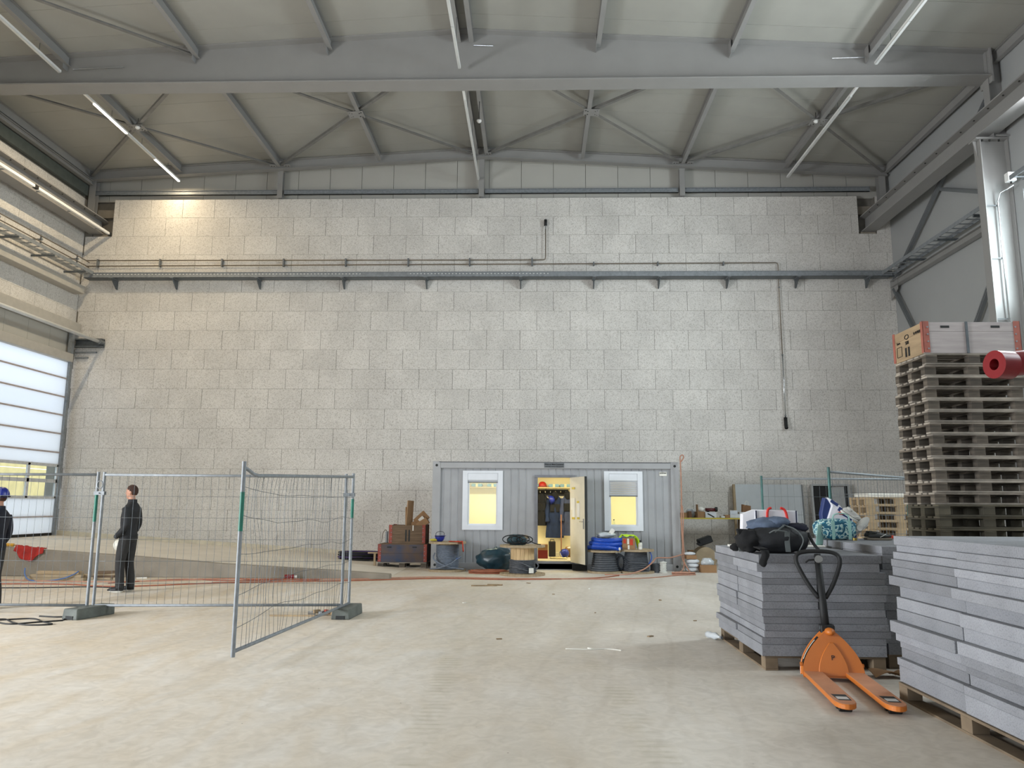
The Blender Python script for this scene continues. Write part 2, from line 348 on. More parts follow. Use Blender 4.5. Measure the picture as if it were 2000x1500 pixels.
for k in range(19):
    z1 = TOP - k*BH; z0 = max(z1-BH, 0)
    off = .583 + (.5 if k % 2 == 0 else 0)
    for i in range(-17, 12):
        x0, x1 = off+i, off+i+1
        lo, hi = XL, XR
        if k < 2: lo, hi = -13.08, 9.80
        pieces = [(max(x0, lo), min(x1, hi))]
        if k < 2: pieces.append((max(x0, 10.33), min(x1, XR)))
        for a, b in pieces:
            if b-a < .06: continue
            dy = random.uniform(-.003, .003); key = (round(b-a, 2), round(z1-z0, 3))
            hid = z1 < .2 or (z1 < rampz((a+b)/2)) or (z0 < 2.2 and a > -2.3 and b < 3.3)
            if nblk < 300 and not hid:
                if key not in BLKM: BLKM[key] = blk_mesh(b-a, z1-z0)
                inst(BLKM[key], 'block', wall_back, ((a+b)/2, YB+dy, (z0+z1)/2)); nblk += 1
            else: rest.box(a+GAP/2, YB+dy, z0+.0028, b-GAP/2, YB+.03+dy, z1-.0028)
tag(rest.build('lower_blocks', mBlock, wall_back), kind='stuff')
# grey foot strip where ramp and wall meet
struct(MB().prism([(-13.9,YB-.05,rampz(-13.9)), (-3.4,YB-.05,rampz(-3.4)), (-3.4,YB-.05,rampz(-3.4)+.09), (-13.9,YB-.05,rampz(-13.9)+.13)], (0,.05,0)), 'baseboard_back', M('foam_strip', (206,198,178), .8))
# --- gable above the blocks: upright panels, girt, posts
xs = [XL] + [-13.4 + i for i in range(25)] + [XR]
for a, b in zip(xs[:-1], xs[1:]):
    if b-a < .05: continue
    pm = MB(); y = YB+.22
    pm.prism([(a+.006,y,10.9), (b-.006,y,10.9), (b-.006,y,deck(b)), (a+.006,y,deck(a))] if not (a < RIDGE < b) else [(a+.006,y,10.9), (b-.006,y,10.9), (b-.006,y,deck(b)), (RIDGE,y,deck(RIDGE)), (a+.006,y,deck(a))], (0,.06,0))
    pm.build('panel', mGable, wall_back)
# --- left wall: blocks above the sectional gate, gate opening, next bays
LX = XL
lw = MB()
lw.box(LX-.4, 16.9, 6.62, LX-.012, YB+.3, deck(LX)+.1)
lw.box(LX-.4, 22.35, -.1, LX-.012, YB+.3, 6.62)
lw.box(LX-.4, 7.0, -.1, LX-.012, 16.9, deck(LX)+.1)
lw.box(LX-.4, 2.0, 5.0, LX-.012, 7.0, deck(LX)+.1)
lw.box(LX-.4, YF, -.1, LX-.012, 2.0, deck(LX)+.1)
wall_left = struct(lw, 'wall_left', mJoint)
for k in range(8):
    z1 = TOP - k*BH; z0 = z1-BH
    if z0 < 6.9: z0 = 6.9
    if z1 <= 6.95: break
    for i in range(-1, 13):
        a, b = YB-i-1-(.5 if k % 2 else 0), YB-i-(.5 if k % 2 else 0); b = min(b, YB); a = max(a, 10.5)
        if b-a < .1: continue
        key = (round(b-a, 2), round(z1-z0, 3))
        if key not in BLKM: BLKM[key] = blk_mesh(b-a, z1-z0)
        inst(BLKM[key], 'block', wall_left, (LX, (a+b)/2, (z0+z1)/2), (0,0,PI/2))
# --- right wall with windows
rw = MB(); RX2 = 10.5
rw.box(XR, 16.3, -.1, XR+.3, YB+.3, deck(XR)+.1)
rw.box(RX2, YF, -.1, RX2+.35, 16.3, WZ0); rw.box(RX2, YF, WZ1, RX2+.35, 16.3, deck(XR)+.1)
ys = [16.3] + [v for a, b in WINR for v in (b, a)] + [YF]
for a, b in zip(ys[0::2], ys[1::2]): rw.box(RX2, b, WZ0, RX2+.35, a, WZ1)
wall_right = struct(rw, 'wall_right', mPanelW)
for i, (a, b) in enumerate(WINR):
    fr = MB(); d = .07
    for q in (a, b-d): fr.box(RX2+.05, q, WZ0, RX2+.13, q+d, WZ1)
    for q in (WZ0, WZ1-d): fr.box(RX2+.05, a, q, RX2+.13, b, q+d)
    n = 4
    for j in range(1, n): y = a+(b-a)*j/n; fr.box(RX2+.06, y-.03, WZ0, RX2+.12, y+.03, WZ1)
    w = struct(fr, 'window_%d' % (i+1), mWhite)
    for j in range(n):
        y0, y1 = a+(b-a)*j/n+.04, a+(b-a)*(j+1)/n-.04
        MB().box(RX2+.085, y0, WZ0+.07, RX2+.095, y1, WZ1-.07).build('pane', mGlass, w)
    MB().box(RX2-.05, a-.04, WZ0-.05, RX2+.06, b+.04, WZ0).build('window_sill', mWhite, w, bevel=.006)
# --- front wall behind the photographer, with its gate opening
fw_ = MB(); fw_.box(XL, YF-.3, 0, -6.6, YF, deck(XL)+.1); fw_.box(2.6, YF-.3, 0, XR+.3, YF, deck(XL)+.1); fw_.box(-6.6, YF-.3, 5.0, 2.6, YF, 12.6)
struct(fw_, 'wall_front', mPanelW)
# --- roof: panels one metre wide across the slope
roof = MB()
for s_ in (-1, 1):
    xe = XL-.3 if s_ < 0 else XR+.3
    roof.prism([(RIDGE, YF-.3, deck(RIDGE)+.03), (xe, YF-.3, deck(xe)+.03), (xe, YF-.3, deck(xe)+.15), (RIDGE, YF-.3, deck(RIDGE)+.15)], (0, YB+.7-YF+.3, 0))
ceiling = struct(roof, 'ceiling', mRoofJ)
for s_ in (-1, 1):
    xe = XL-.02 if s_ < 0 else XR+.02
    pm = MB(); pm.prism([(RIDGE, 0, 0), (xe, 0, deck(xe)-deck(RIDGE)), (xe, 0, deck(xe)-deck(RIDGE)+.04), (RIDGE, 0, .04)], (0, .992, 0))
    p0 = pm.build('panel', mRoof, ceiling, loc=(0,0,0)); p0.location = (0, YB-.78, deck(RIDGE))
    y = YB-1.78
    while y > YF:
        inst(p0.data, 'panel', ceiling, (0, y, deck(RIDGE))); y -= 1.0
# ================================================================== steelwork
FY = 16.38
def steel(name, label, cat, mb, mat=None, group=None, **k):
    return tag(mb.build(name, mat or mSteel, **k), label, cat, group)
# main roof girder: level bottom flange, top following the roof
for fy, lab in ((FY, 'wide tapered grey steel roof girder spanning the hall'),):
    g = thing('roof_girder', lab, 'girder', (RIDGE, fy, 11.1))
    x0, x1 = -13.70, 10.22
    MB().prism([(x0,fy-.008,11.12), (x1,fy-.008,11.12), (x1,fy-.008,deck(x1)-.03), (RIDGE,fy-.008,deck(RIDGE)-.03), (x0,fy-.008,deck(x0)-.03)], (0,.016,0)).build('web', mSteel, g)
    MB().box(x0, fy-.23, 11.09, x1, fy+.23, 11.12).build('bottom_flange', mSteel, g)
    t = MB()
    for a, b in ((x0, RIDGE), (RIDGE, x1)): t.beam((a,fy,deck(a)-.02), (b,fy,deck(b)-.02), .36, .03)
    t.build('top_flange', mSteel, g)
    MB().box(x1-.01, fy-.23, 10.95, x1+.03, fy+.23, deck(x1)).build('end_plate', mSteel, g)
    for x in (-10.9,-7.87,-4.75,1.47,4.52,7.6): MB().box(x-.06, fy-.2, deck(x)-.38, x-.05, fy-.008, deck(x)-.03).build('cleat', mSteel, g)
# end rafter over the gable
e = thing('end_rafter', 'grey steel end rafter running along the gable under the roof', 'rafter', (RIDGE, 22.25, 12.1))
for a, b in ((XL+.05, RIDGE), (RIDGE, XR-.1)): MB().ibeam((a,22.25,deck(a)-.17), (b,22.25,deck(b)-.17), .2, .30).build('rafter_half', mSteel, e)
# purlins
PX = [(-13.78,'at the left eave'), (-10.93,'above the lit lamp strip'), (-7.87,'third from the left eave'), (-4.75,'left of the ridge pair'), (-1.76,'left one of the ridge pair'), (-1.46,'right one of the ridge pair'), (1.47,'right of the ridge pair'), (4.52,'third from the right eave'), (7.60,'above the unlit right lamp strip'), (10.58,'at the right eave')]
for x, w in PX:
    if x > 10: pass
    for (ya, yb, bay) in ((10.4, FY-.03, 'in front of the girder'), (FY+.03, 22.14, 'between girder and gable')):
        h = .25; dz = deck(x)-.01-h/2; xx = 10.42 if (x > 10 and ya < 15) else x
        steel('purlin', 'grey steel purlin %s, %s' % (w, bay), 'purlin', MB().ibeam((xx,ya,dz), (xx,yb,dz), .11, h, .012, .009), group='roof purlins')
# gable posts and girts
for x, w in ((-7.87,'left'), (-1.62,'middle'), (4.52,'right')):
    steel('gable_post', 'short grey steel post on the block wall top, %s one of three' % w, 'post', MB().ibeam((x,22.42,10.885), (x,22.42,deck(x)-.30), .16, .16, .012, .01, upv=(0,1,0)), group='gable posts')
for a, b, w in ((XL+.2,-7.97,'far left'), (-7.77,-1.72,'left of the middle post'), (-1.52,4.42,'right of the middle post'), (4.62,10.2,'far right')):
    q = MB(); q.box(a, 22.44, 11.03, b, 22.50, 11.17); q.box(a, 22.40, 11.15, b, 22.5, 11.165); q.box(a, 22.40, 11.03, b, 22.5, 11.045)
    steel('gable_girt', 'galvanised girt rail above the block wall, %s' % w, 'rail', q, mGalv, group='gable girts')
for s_, x, w in ((-1,-13.72,'left'), (1,10.5,'right')):
    steel('corner_post', 'grey steel corner post in the %s back corner under the roof' % w, 'post', MB().ibeam((x,22.36,10.33), (x,22.36,deck(x)-.30), .2, .2, .014, .01, upv=(0,1,0)))
# cross bracing of the roof
def brace(p, q, label, grp='roof bracing'):
    m = MB(); m.beam(p, q, .085, .010); m.beam(p, q, .010, .075, off=(-.037, .035)); return steel('roof_brace', label, 'brace', m, M('brace_grey', (122,121,118), .5), group=grp)
def bz(x): return deck(x)-.235
CB = [(-13.7,-7.95,'far left bay'), (-7.80,-1.85,'bay left of the ridge'), (-1.38,4.45,'bay right of the ridge'), (4.60,10.5,'far right bay')]
for a, b, w in CB:
    c = (a+b)/2
    brace((a,FY+.1,bz(a)), (b,22.15,bz(b)), 'thin roof brace in the %s, rightward towards the gable' % w)
    brace((b,FY+.1,bz(b)+.013), (a,22.15,bz(a)+.013), 'thin roof brace in the %s, leftward towards the gable' % w)
    cy = (FY+.1+22.15)/2; zc = (bz(a)+bz(b))/2-.03
    g = thing('gusset_plate', 'bolted square gusset plate where the roof braces cross in the %s' % w, 'gusset', (c, cy, zc), 'brace gussets')
    ta = math.atan2(deck(c+.1)-deck(c-.1), .2)
    MB().obox((c,cy,zc), .42, .36, .014, Matrix.Rotation(-ta, 3, 'Y')).build('plate', mSteel, g, bevel=.004)
    for sx in (-1,1):
        for sy in (-1,1):
            for d in (0,.055): MB().cyl((c+sx*(.10+d), cy+sy*(.08+d*.7), zc-.018), (c+sx*(.10+d), cy+sy*(.08+d*.7), zc-.004), .014, 8).build('bolt', mBolt, g)
brace((-13.7,10.6,bz(-13.7)), (-7.95,FY-.15,bz(-7.95)), 'diagonal roof brace in the top left corner, in front of the girder')
for x, w in ((-7.8,'left'), (-1.62,'middle'), (4.5,'right')):
    g = thing('brace_cleat', 'small bolted brace cleat on the end rafter at the %s gable post' % w, 'cleat', (x, 22.1, deck(x)-.27), 'rafter brace cleats')
    for s_ in (-1,1):
        MB().box(x+s_*.22-.09, 21.98, deck(x)-.285, x+s_*.22+.09, 22.12, deck(x)-.27).build('plate', mSteel, g)
        for d in (-.04,.04): MB().cyl((x+s_*.22+d,22.05,deck(x)-.30), (x+s_*.22+d,22.05,deck(x)-.285), .014, 8).build('bolt', mBolt, g)
# ---- lamp strips
mTube = emat('lit_led_tube', (1.0,.92,.80), 5.0)
def lampstrip(x, label, lit):
    t = thing('lamp_strip', label, 'lamp strip', (x, 19.4, 11.4), 'lamp strips under the roof')
    for a, b in ((10.4, FY-.2), (FY+.2, 22.25)):
        MB().box(x-.03, a, 11.40, x+.03, b, 11.45).build('rail', mWhite, t)
        y = b-1.57
        while y > a:
            on = any(abs(y-l) < .3 for l in lit)
            MB().box(x-.028, y, 11.375, x+.028, y+1.55, 11.40).build('lit_tube' if on else 'tube_cover', mTube if on else mWhiteM, t)
            MB().cyl((x,y+.8,11.45), (x,y+.8,deck(x)-.25), .006, 6).build('hanger', mGalvD, t)
            y -= 1.57 if not lit else 1.55
    return t
mWhiteM = M('opal_cover', (205,206,204), .35, var=.03)
lampstrip(-11.0, 'left lamp strip with two glowing tubes', [20.70, 17.6, 11.4])  # nearest lit tube is out of view, added to warm the left side
lampstrip(-1.71, 'unlit white lamp strip under the roof ridge', [])
lampstrip(7.68, 'unlit white lamp strip on the right under the roof', [])
def lamp(loc, power, sy):
    l = bpy.data.lights.new('led_tube_light', 'AREA'); l.shape = 'RECTANGLE'; l.size = .06; l.size_y = sy; l.energy = power; l.color = WARM
    o = bpy.data.objects.new('led_tube_light', l); COL.objects.link(o); o.location = loc
for y, w_ in ((21.47, 48), (18.4, 170), (12.0, 150)): lamp((-11.0, y, 11.37), w_, 1.5)  # last one sits out of view, added for warm light on the left
# detectors
for x, y, z, w in ((-1.46, 19.0, 11.6, 'hanging from the ridge purlin on a short cable'), (-10.75, 19.2, 11.60, 'on the gusset beside the lit tube'), (7.45, 19.2, 11.62, 'under the right hand gusset')):
    d = thing('smoke_detector', 'small white round smoke detector %s' % w, 'detector', (x,y,z), 'smoke detectors')
    MB().lathe((x,y,z), [(.0,-.05),(.03,-.05),(.05,-.03),(.065,-.01),(.065,.02),(.0,.02)], 16).build('body', mWhite, d, smooth=True)
    MB().cyl((x,y,z+.02), (x,y,deck(x)-.05), .008, 6).build('cable', mBlackP, d)
for a, b, w in (((-10.75,FY-.12,11.52), (-9.55,FY-.12,11.56), 'left'), ((-1.4,FY-.12,12.02), (-.95,FY-.12,12.0), 'middle'), ((6.75,FY-.12,11.60), (7.5,FY-.12,11.62), 'right')):
    steel('conduit_stub', 'short thin rod on the girder web, %s one' % w, 'rod', MB().cyl(a, b, .014, 8), mChrome, group='rods on the girder')
# ---- right column, crane runway beams
c = thing('steel_column', 'grey steel column at the right wall carrying the runway beam', 'column', (10.2, FY, 0))
MB().ibeam((10.18,FY,0), (10.18,FY,9.62), .25, .62, .02, .013, upv=(1,0,0)).build('lower_shaft', mSteel, c)
MB().ibeam((10.37,FY,9.62), (10.37,FY,deck(10.3)-.02), .22, .36, .016, .011, upv=(1,0,0)).build('upper_shaft', mSteel, c)
MB().box(9.78, FY-.15, 9.62, 10.5, FY+.15, 9.66).build('cap_plate', mSteel, c)
MB().prism([(9.87,FY-.01,9.62), (9.78,FY-.01,9.62), (9.87,FY-.01,9.2)], (0,.02,0)).build('gusset', mSteel, c)
MB().box(10.19, FY-.2, 9.66, 10.5, FY-.185, 9.69).build('stiffener', mSteel, c)
for x in (9.93, 10.1, 10.3): MB().cyl((x,FY-.1,9.58), (x,FY-.1,9.62), .022, 8).build('bolt', mBolt, c)
c = thing('steel_column', 'grey steel column at the left wall beyond the frame edge', 'column', (-13.82, FY, 0))
MB().ibeam((-13.82,FY,0), (-13.82,FY,11.08), .25, .24, .018, .012, upv=(1,0,0)).build('shaft', mSteel, c)
MB().prism([(-13.70,FY-.10,9.76), (-13.37,FY-.10,9.76), (-13.37,FY-.10,9.66), (-13.70,FY-.10,9.30)], (0,.2,0)).build('bracket', mSteel, c)
def runway(x, label, inner):
    r = thing('crane_runway_beam', label, 'beam', (x, 19.4, 9.77), 'crane runway beams')
    ya, yb = 4.5, YB+.25
    MB().ibeam((x,ya,10.02), (x,yb,10.02), .42, .50, .028, .016).build('girder', mSteel, r)
    MB().box(x-.03, ya, 10.27, x+.03, yb, 10.31).build('rail', mSteelD, r)
    for i in range(19):
        y = 22.1-.55*i
        MB().cyl((x+inner*.12,y,10.225), (x+inner*.12,y,10.243), .02, 8).build('bolt', mBolt, r)
    return r
runway(10.11, 'grey steel runway beam along the right wall', -1)
runway(-13.58, 'grey steel runway beam along the left wall', 1)
cr = thing('conductor_rail', 'white conductor rail hanging beside the left runway beam', 'rail', (-13.1, 19.4, 9.72))
for a, b in ((4.5, 18.72), (18.86, 22.3)): MB().box(-13.14, a, 9.70, -13.07, b, 9.77).build('rail', mWhite, cr)
for a, b in ((18.72,18.86), (22.3,22.4)): MB().box(-13.15, a, 9.69, -13.06, b, 9.78).build('joint_cover', mBlackP, cr)
for y in (22.0, 20.6, 19.2, 17.8): MB().box(-13.4, y, 9.78, -13.09, y+.04, 9.80).build('bracket', mGalv, cr)
# pocket blocks under the runway ends
for x0, x1, w in ((9.86,10.32,'right'), (-13.70,-13.1,'left')):
    steel('bearing_block', 'pale concrete bearing block in the %s wall pocket under the runway end' % w, 'block', MB().box(x0, 22.5, TOP-2*BH, x1, 22.74, 9.76), mCurb)
    steel('pocket_filler', 'rough pale filler piece above the %s runway end in the wall pocket' % w, 'block', MB().box(x0, 22.62, 10.36, x1, 22.74, 10.62), mCurb)
# ---- right wall: wall beam, diagonal ties, cable ladder
steel('wall_beam', 'horizontal grey beam on the right wall below the cable ladder', 'beam', MB().ibeam((10.62,FY+.2,8.05), (10.62,22.3,8.05), .18, .18, .012, .01))
for p, q, w in (((10.62,22.2,8.15), (10.62,18.9,10.2), 'rising from the back corner'), ((10.62,22.25,7.9), (10.62,20.3,5.0), 'dropping from the back corner behind the pallets'), ((10.62,16.7,11.3), (10.62,18.2,10.3), 'above the runway beam by the column'), ((10.62,16.75,8.55), (10.62,19.3,9.75), 'sloping from the column to the long tie'), ((10.62,16.8,7.6), (10.62,18.6,5.6), 'low beside the column')):
    m = MB(); m.beam(p, q, .09, .09, upv=(1,0,0)); m.beam(p, q, .03, .12, upv=(1,0,0))
    steel('wall_tie', 'dark grey diagonal wall tie %s' % w, 'tie', m, mSteelD, group='right wall ties')
steel('node_plate', 'grey corner plate joining beam and ties on the right wall', 'plate', MB().prism([(10.60,22.42,8.2), (10.60,21.95,8.2), (10.60,22.0,7.85), (10.60,22.42,7.6)], (.02,0,0)))
def ladder(x, w, ya, yb, z, label, rung=.3):
    t = thing('cable_ladder', label, 'cable ladder', (x, (ya+yb)/2, z), 'cable ladders')
    for s_ in (-1,1): MB().box(x+s_*w/2-.008, ya, z, x+s_*w/2+.008, yb, z+.10).build('side_rail', mGalv, t)
    n = int((yb-ya)/rung); b = MB(); b.box(-w/2, -.015, .0, w/2, .015, .02); me = b.build('rung', mGalv, t, loc=(0,0,0)); me.location = Vector((x, yb-rung/2, z))-ORG[t.name]
    for i in range(1, n): inst(me.data, 'rung', t, Vector((x, yb-rung/2-i*rung, z))-ORG[t.name])
    return t
lr = ladder(10.38, .36, FY+.35, 22.3, 8.28, 'cable ladder along the right wall behind the column')
for y in (22.05, 20.5, 18.9, 17.3): MB().box(10.2, y, 8.22, XR, y+.04, 8.27).build('bracket', mGalvD, lr)
ll = ladder(-13.48, .34, 15.0, 22.05, 8.34, 'cable ladder along the left wall above the gate')
for y in (21.6, 20.1, 18.6): MB().box(XL, y, 8.28, -13.28, y+.04, 8.33).build('bracket', mGalvD, ll)
# cable tray on the back wall
t = thing('cable_tray', 'long perforated galvanised cable tray across the back wall', 'cable tray', (-1.6, 22.15, 8.22))
x0, x1 = -13.6, 10.5
MB().box(x0, 22.04, 8.25, x1, 22.36, 8.256).build('tray_bottom', mGalvD, t)
MB().box(x0, 22.04, 8.25, x1, 22.046, 8.40).build('front_side', mGalv, t); MB().box(x0, 22.354, 8.25, x1, 22.36, 8.40).build('rear_side', mGalv, t)
MB().box(x0, 22.02, 8.392, x1, 22.05, 8.402).build('lip', mGalv, t)
for x in (-13.0,-12.2,-9.4,-6.2,-1.1,1.0): pass
holes = MB()
for i in range(78): holes.box(-13.3+i*.105, 22.037, 8.335, -13.3+i*.105+.035, 22.041, 8.36)
for i in range(40): holes.box(-3.7+i*.105, 22.037, 8.335, -3.7+i*.105+.035, 22.041, 8.36)
tag(holes.build('slots', mWhiteM, t), kind='stuff')
for x in (-12.76,-10.9,-8.33,-5.75,-3.24,-.4,1.79,3.73,5.76,7.8,9.88):
    b = tag(MB().prism([(x-.015,22.06,8.245), (x-.015,22.44,8.245), (x-.015,22.44,7.98), (x-.015,22.38,7.98)], (.03,0,0)).build('tray_bracket', mGalvD, t), None)
    MB().box(x-.05, 22.02, 8.238, x+.05, 22.44, 8.25).build('bracket_plate', mGalv, b)
# pipes on the back wall
pr = thing('pipe_run', 'thin upper pipe on the back wall rising to a black tipped end', 'pipe', (-6, 22.36, 8.9))
MB().tube(curve_pts([(-13.75,22.36,8.89), (.28,22.36,8.87)], 1)+[Vector((.33,22.36,8.89)), Vector((.35,22.36,8.95)), Vector((.35,22.36,9.85))], .016, 8).build('pipe', mCopper, pr, smooth=True)
MB().cyl((.35,22.36,9.84), (.35,22.36,9.95), .022, 8).build('sleeve', mChrome, pr); MB().cyl((.35,22.36,9.95), (.35,22.36,10.14), .045, 12).build('black_tip', mBlackP, pr, smooth=True)
p2 = thing('pipe_run', 'thin lower pipe on the back wall dropping behind the tray to a black tipped end', 'pipe', (0, 22.36, 8.7))
MB().tube([(-13.75,22.36,8.71), (7.22,22.36,8.76), (7.28,22.36,8.74), (7.30,22.37,8.68), (7.30,22.385,8.2), (7.30,22.37,5.9)], .016, 8).build('pipe', mCopper, p2, smooth=True)
MB().cyl((7.30,22.37,5.95), (7.30,22.37,4.1), .020, 10).build('lower_tube', mChrome, p2, smooth=True)
MB().tube([(7.30,22.37,4.1), (7.30,22.37,3.9), (7.30,22.35,3.82), (7.29,22.30,3.79)], .05, 12).build('black_tip', mBlackP, p2, smooth=True)
for x in (-13.4,-11.46,-9.54,-7.64,-5.73,-3.82,-1.95,-.06,1.8,3.72,5.68):
    MB().box(x-.02, 22.335, 8.69, x+.02, 22.44, 8.93 if x < 1 else 8.80).build('pipe_clip', mSteelD, p2)
for z in (8.0, 5.95, 4.15): MB().lathe((7.30,22.37,z), [(.028,-.015),(.028,.015)], 10).build('collar', mSteelD, p2)
lp = thing('pipe_run', 'pair of thin pipes along the left wall above the cable ladder', 'pipe', (-13.6, 19, 8.8))
for z in (8.78, 8.62): MB().tube([(-13.55,14.5,z), (-13.55,22.0,z), (-13.62,22.3,z+.02), (-13.75,22.36,z+.10)], .016, 8).build('pipe', mCopper, lp, smooth=True)
for y in (21.6, 19.9, 18.2):
    MB().box(XL, y, 8.68, -13.53, y+.04, 8.72).build('bracket', mGalv, lp); MB().box(-13.60, y, 8.52, -13.57, y+.04, 8.84).build('bracket', mGalv, lp)
# ---- left wall: wall beam, header, spring shaft, sectional gate
steel('wall_beam', 'horizontal pale grey beam on the left wall under the cable ladder', 'beam', MB().box(XL+.005, 16.55, 7.78, -13.62, 22.2, 8.02), M('pale_beam', (176,172,164), .7, var=.05), bevel=.01)
steel('eave_channel', 'dark green grey channel high on the left wall under the roof edge', 'channel', MB().box(XL+.005, 10.5, 10.92, XL+.14, 22.2, 11.25), M('dark_green_grey', (70,78,76), .6))
steel('eave_rail', 'pale rail along the left wall top above the dark channel', 'rail', MB().ibeam((-13.72,10.5,11.33), (-13.72,22.2,11.33), .14, .14))
steel('gate_header', 'pale steel header beam above the sectional gate', 'beam', MB().box(XL+.005, 16.55, 6.58, -13.76, 22.38, 6.90), M('pale_beam'), bevel=.012)
gp = MB(); gates = thing('gate_infill', 'pale panels between header and sectional gate', 'panels', (XL, 19, 6.2))
for i in range(6):
    b = 22.3-i*.97; MB().box(XL-.12, max(b-.96, 16.92), 5.9, XL-.04, b, 6.6).build('panel', mGable, gates)
steel('gate_lintel', 'pale lintel rail along the top of the sectional gate', 'rail', MB().box(XL+.0, 16.55, 5.68, -13.78, 22.22, 5.93), M('pale_beam'), bevel=.01)
gate = tag(bpy.data.objects.new('door_1', None), kind='structure'); COL.objects.link(gate); gate.location = (-13.86, 19, .62); ORG['door_1'] = Vector((-13.86, 19, .62))
GX = -13.88; ya, yb = 16.95, 22.12
zs = [5.68, 5.17, 4.62, 4.08, 3.53, 2.98, 2.62, 1.66, 1.14, .66]
kinds = ['p','p','p','p','p','q','w','p','p']
mGateR = M('gate_rail', (198,199,200), .45)
mPink = M('gate_joint', (176,164,160), .6)
for (a, b, k) in zip(zs[:-1], zs[1:], kinds):
    if k in 'pq':
        sec = MB().box(GX-.03, ya, b+.02, GX+.01, yb, a-.02).build('section', mTrans, gate)
        MB().box(GX-.03, ya, b-.022, GX+.016, yb, b+.022).build('joint_profile', mPink, sec)
    else:
        sec = MB().box(GX-.03, ya, a-.06, GX+.02, yb, a+.02).build('window_section_rail', mGateR, gate)
        MB().box(GX-.03, ya, b-.02, GX+.02, yb, b+.05).build('rail', mGateR, sec); MB().box(GX-.03, ya, 2.10, GX+.02, yb, 2.20).build('rail', mGateR, sec)
        n = 4; w = (yb-ya)/n
        for j in range(n+1): MB().box(GX-.03, ya+j*w-.05, b, GX+.02, ya+j*w+.05, a).build('mullion', mGateR, sec)
        for j in range(n):
            for z0, z1 in ((b+.05, 2.10), (2.20, a-.06)): MB().box(GX-.012, ya+j*w+.05, z0, GX-.004, ya+(j+1)*w-.05, z1).build('pane', mGlass, sec)
MB().box(GX-.03, ya, .60, GX+.02, yb, .68).build('bottom_seal', mBlackP, gate)
gt = thing('gate_track', 'galvanised upright guide track at the right edge of the sectional gate', 'track', (-13.8, 22.2, .6))
MB().box(-13.92, 22.12, .62, -13.80, 22.24, 6.6).build('track', mGalv, gt); MB().box(-13.92, 22.24, .62, -13.905, 22.36, 6.5).build('back_plate', mGalvD, gt)
sh = thing('spring_shaft', 'pale spring shaft running along the gate to a bracket on the back wall', 'shaft', (-13.1, 20, 6.25))
MB().cyl((-13.06,14.5,6.32), (-13.06,22.2,6.32), .05, 14).build('shaft', mWhiteM, sh, smooth=True)
br = thing('shaft_bracket', 'dark steel bracket arm on the back wall holding the spring shaft', 'bracket', (-13.4, 22.3, 6.2))
MB().box(-13.85, 22.28, 6.16, -12.98, 22.40, 6.20).build('lower_flange', mGalvD, br); MB().box(-13.85, 22.38, 6.16, -12.98, 22.42, 6.42).build('back_plate', mGalvD, br)
MB().box(-13.85, 22.26, 6.38, -12.98, 22.42, 6.42).build('upper_flange', mGalvD, br); MB().cyl((-13.05,22.2,6.32), (-13.05,22.42,6.32), .08, 14).build('bearing', mSteelD, br)
for z, x1 in ((6.02,-13.2), (5.86,-13.45)): MB().box(-13.85, 22.38, z-.02, x1, 22.44, z+.02).build('stay', mGalv, br)
# exterior seen through the gate panes
struct(MB().box(-40, 0, -.2, XL-.42, 45, .35), 'ground_outside', M('pale_gravel', (190,186,178), .9, var=.1))
ow = thing('plywood_hoarding', 'pale yellow plywood hoarding outside, seen through the gate panes', 'hoarding', (-20.6, 24, .3))
for j in range(12):
    for i, (z0, z1) in enumerate(((.35,1.6), (1.62,2.9), (2.92,4.2))): MB().box(-20.7, 14+j*1.7, z0, -20.66, 15.68+j*1.7, z1).build('board', M('plywood', (214,190,128), .7, var=.08, vs=3), ow)
# column conduit and small fittings on the right
cc = thing('conduit', 'slim white conduit clipped to the right column web', 'conduit', (10.1, FY-.1, 4))
MB().tube([(10.32,FY-.42,8.42), (10.20,FY-.15,8.36), (10.16,FY-.08,8.2), (10.16,FY-.08,4.5)], .018, 8).build('tube', mChrome, cc, smooth=True)
for z in (8.1, 6.9, 5.55): MB().box(9.90, FY-.06, z-.012, 10.2, FY-.045, z+.012).build('clip', mSteelD, cc)
jb = thing('junction_box', 'white junction box beside the column above the window', 'box', (10.35, 15.95, 8.6)); 
MB().box(10.22, 15.95, 8.52, 10.40, 16.1, 8.72).build('housing', mWhite, jb, bevel=.01); MB().cyl((10.31,16.02,8.48), (10.31,16.02,8.52), .02, 8).build('gland', mBlackP, jb)
ladder(10.34, .26, 8.0, 15.9, 8.5, 'short cable ladder beside the junction box at the right edge')
# ================================================================== site container
mCon = M('container_grey', (161,163,166), .5, var=.05, vs=3, bump=.03, bs=12)
mConD = M('container_grey_rail', (163,164,166), .45, var=.05, vs=3)
mFrameW = M('window_frame_white', (222,226,232), .4, var=.02)
mInner = M('inner_lining_cream', (236,227,192), .6, var=.03, vs=2)
mDoorC = M('door_leaf_cream', (214,208,190), .45, var=.03)
mTape = M('yellow_tape', (206,184,70), .6)
mPaper = M('paper_white', (226,224,216), .7, var=.03)
CY = 19.05; CX0, CX1 = -2.50, 3.56; CYB = 21.49
K = thing('site_container', 'long grey site office container with two windows and open door', 'container', (.53, CY, 0))
for x in (CX0, CX1-.20):
    for y in (CY, CYB-.2):
        p = MB().box(x, y, .0, x+.2, y+.2, 2.61).build('corner_post', mConD, K, bevel=.008)
        if y == CY:
            for z in (2.48, .07): MB().lathe((x+.1, y-.004, z+.03), [(.0,.0),(.032,.0),(.032,.008),(0,.008)], 14, axis=(0,1,0)).build('lashing_hole', mDark, p)
MB().box(CX0+.2, CY+.0, 2.44, CX1-.2, CY+.16, 2.585).build('top_rail', mConD, K, bevel=.006)
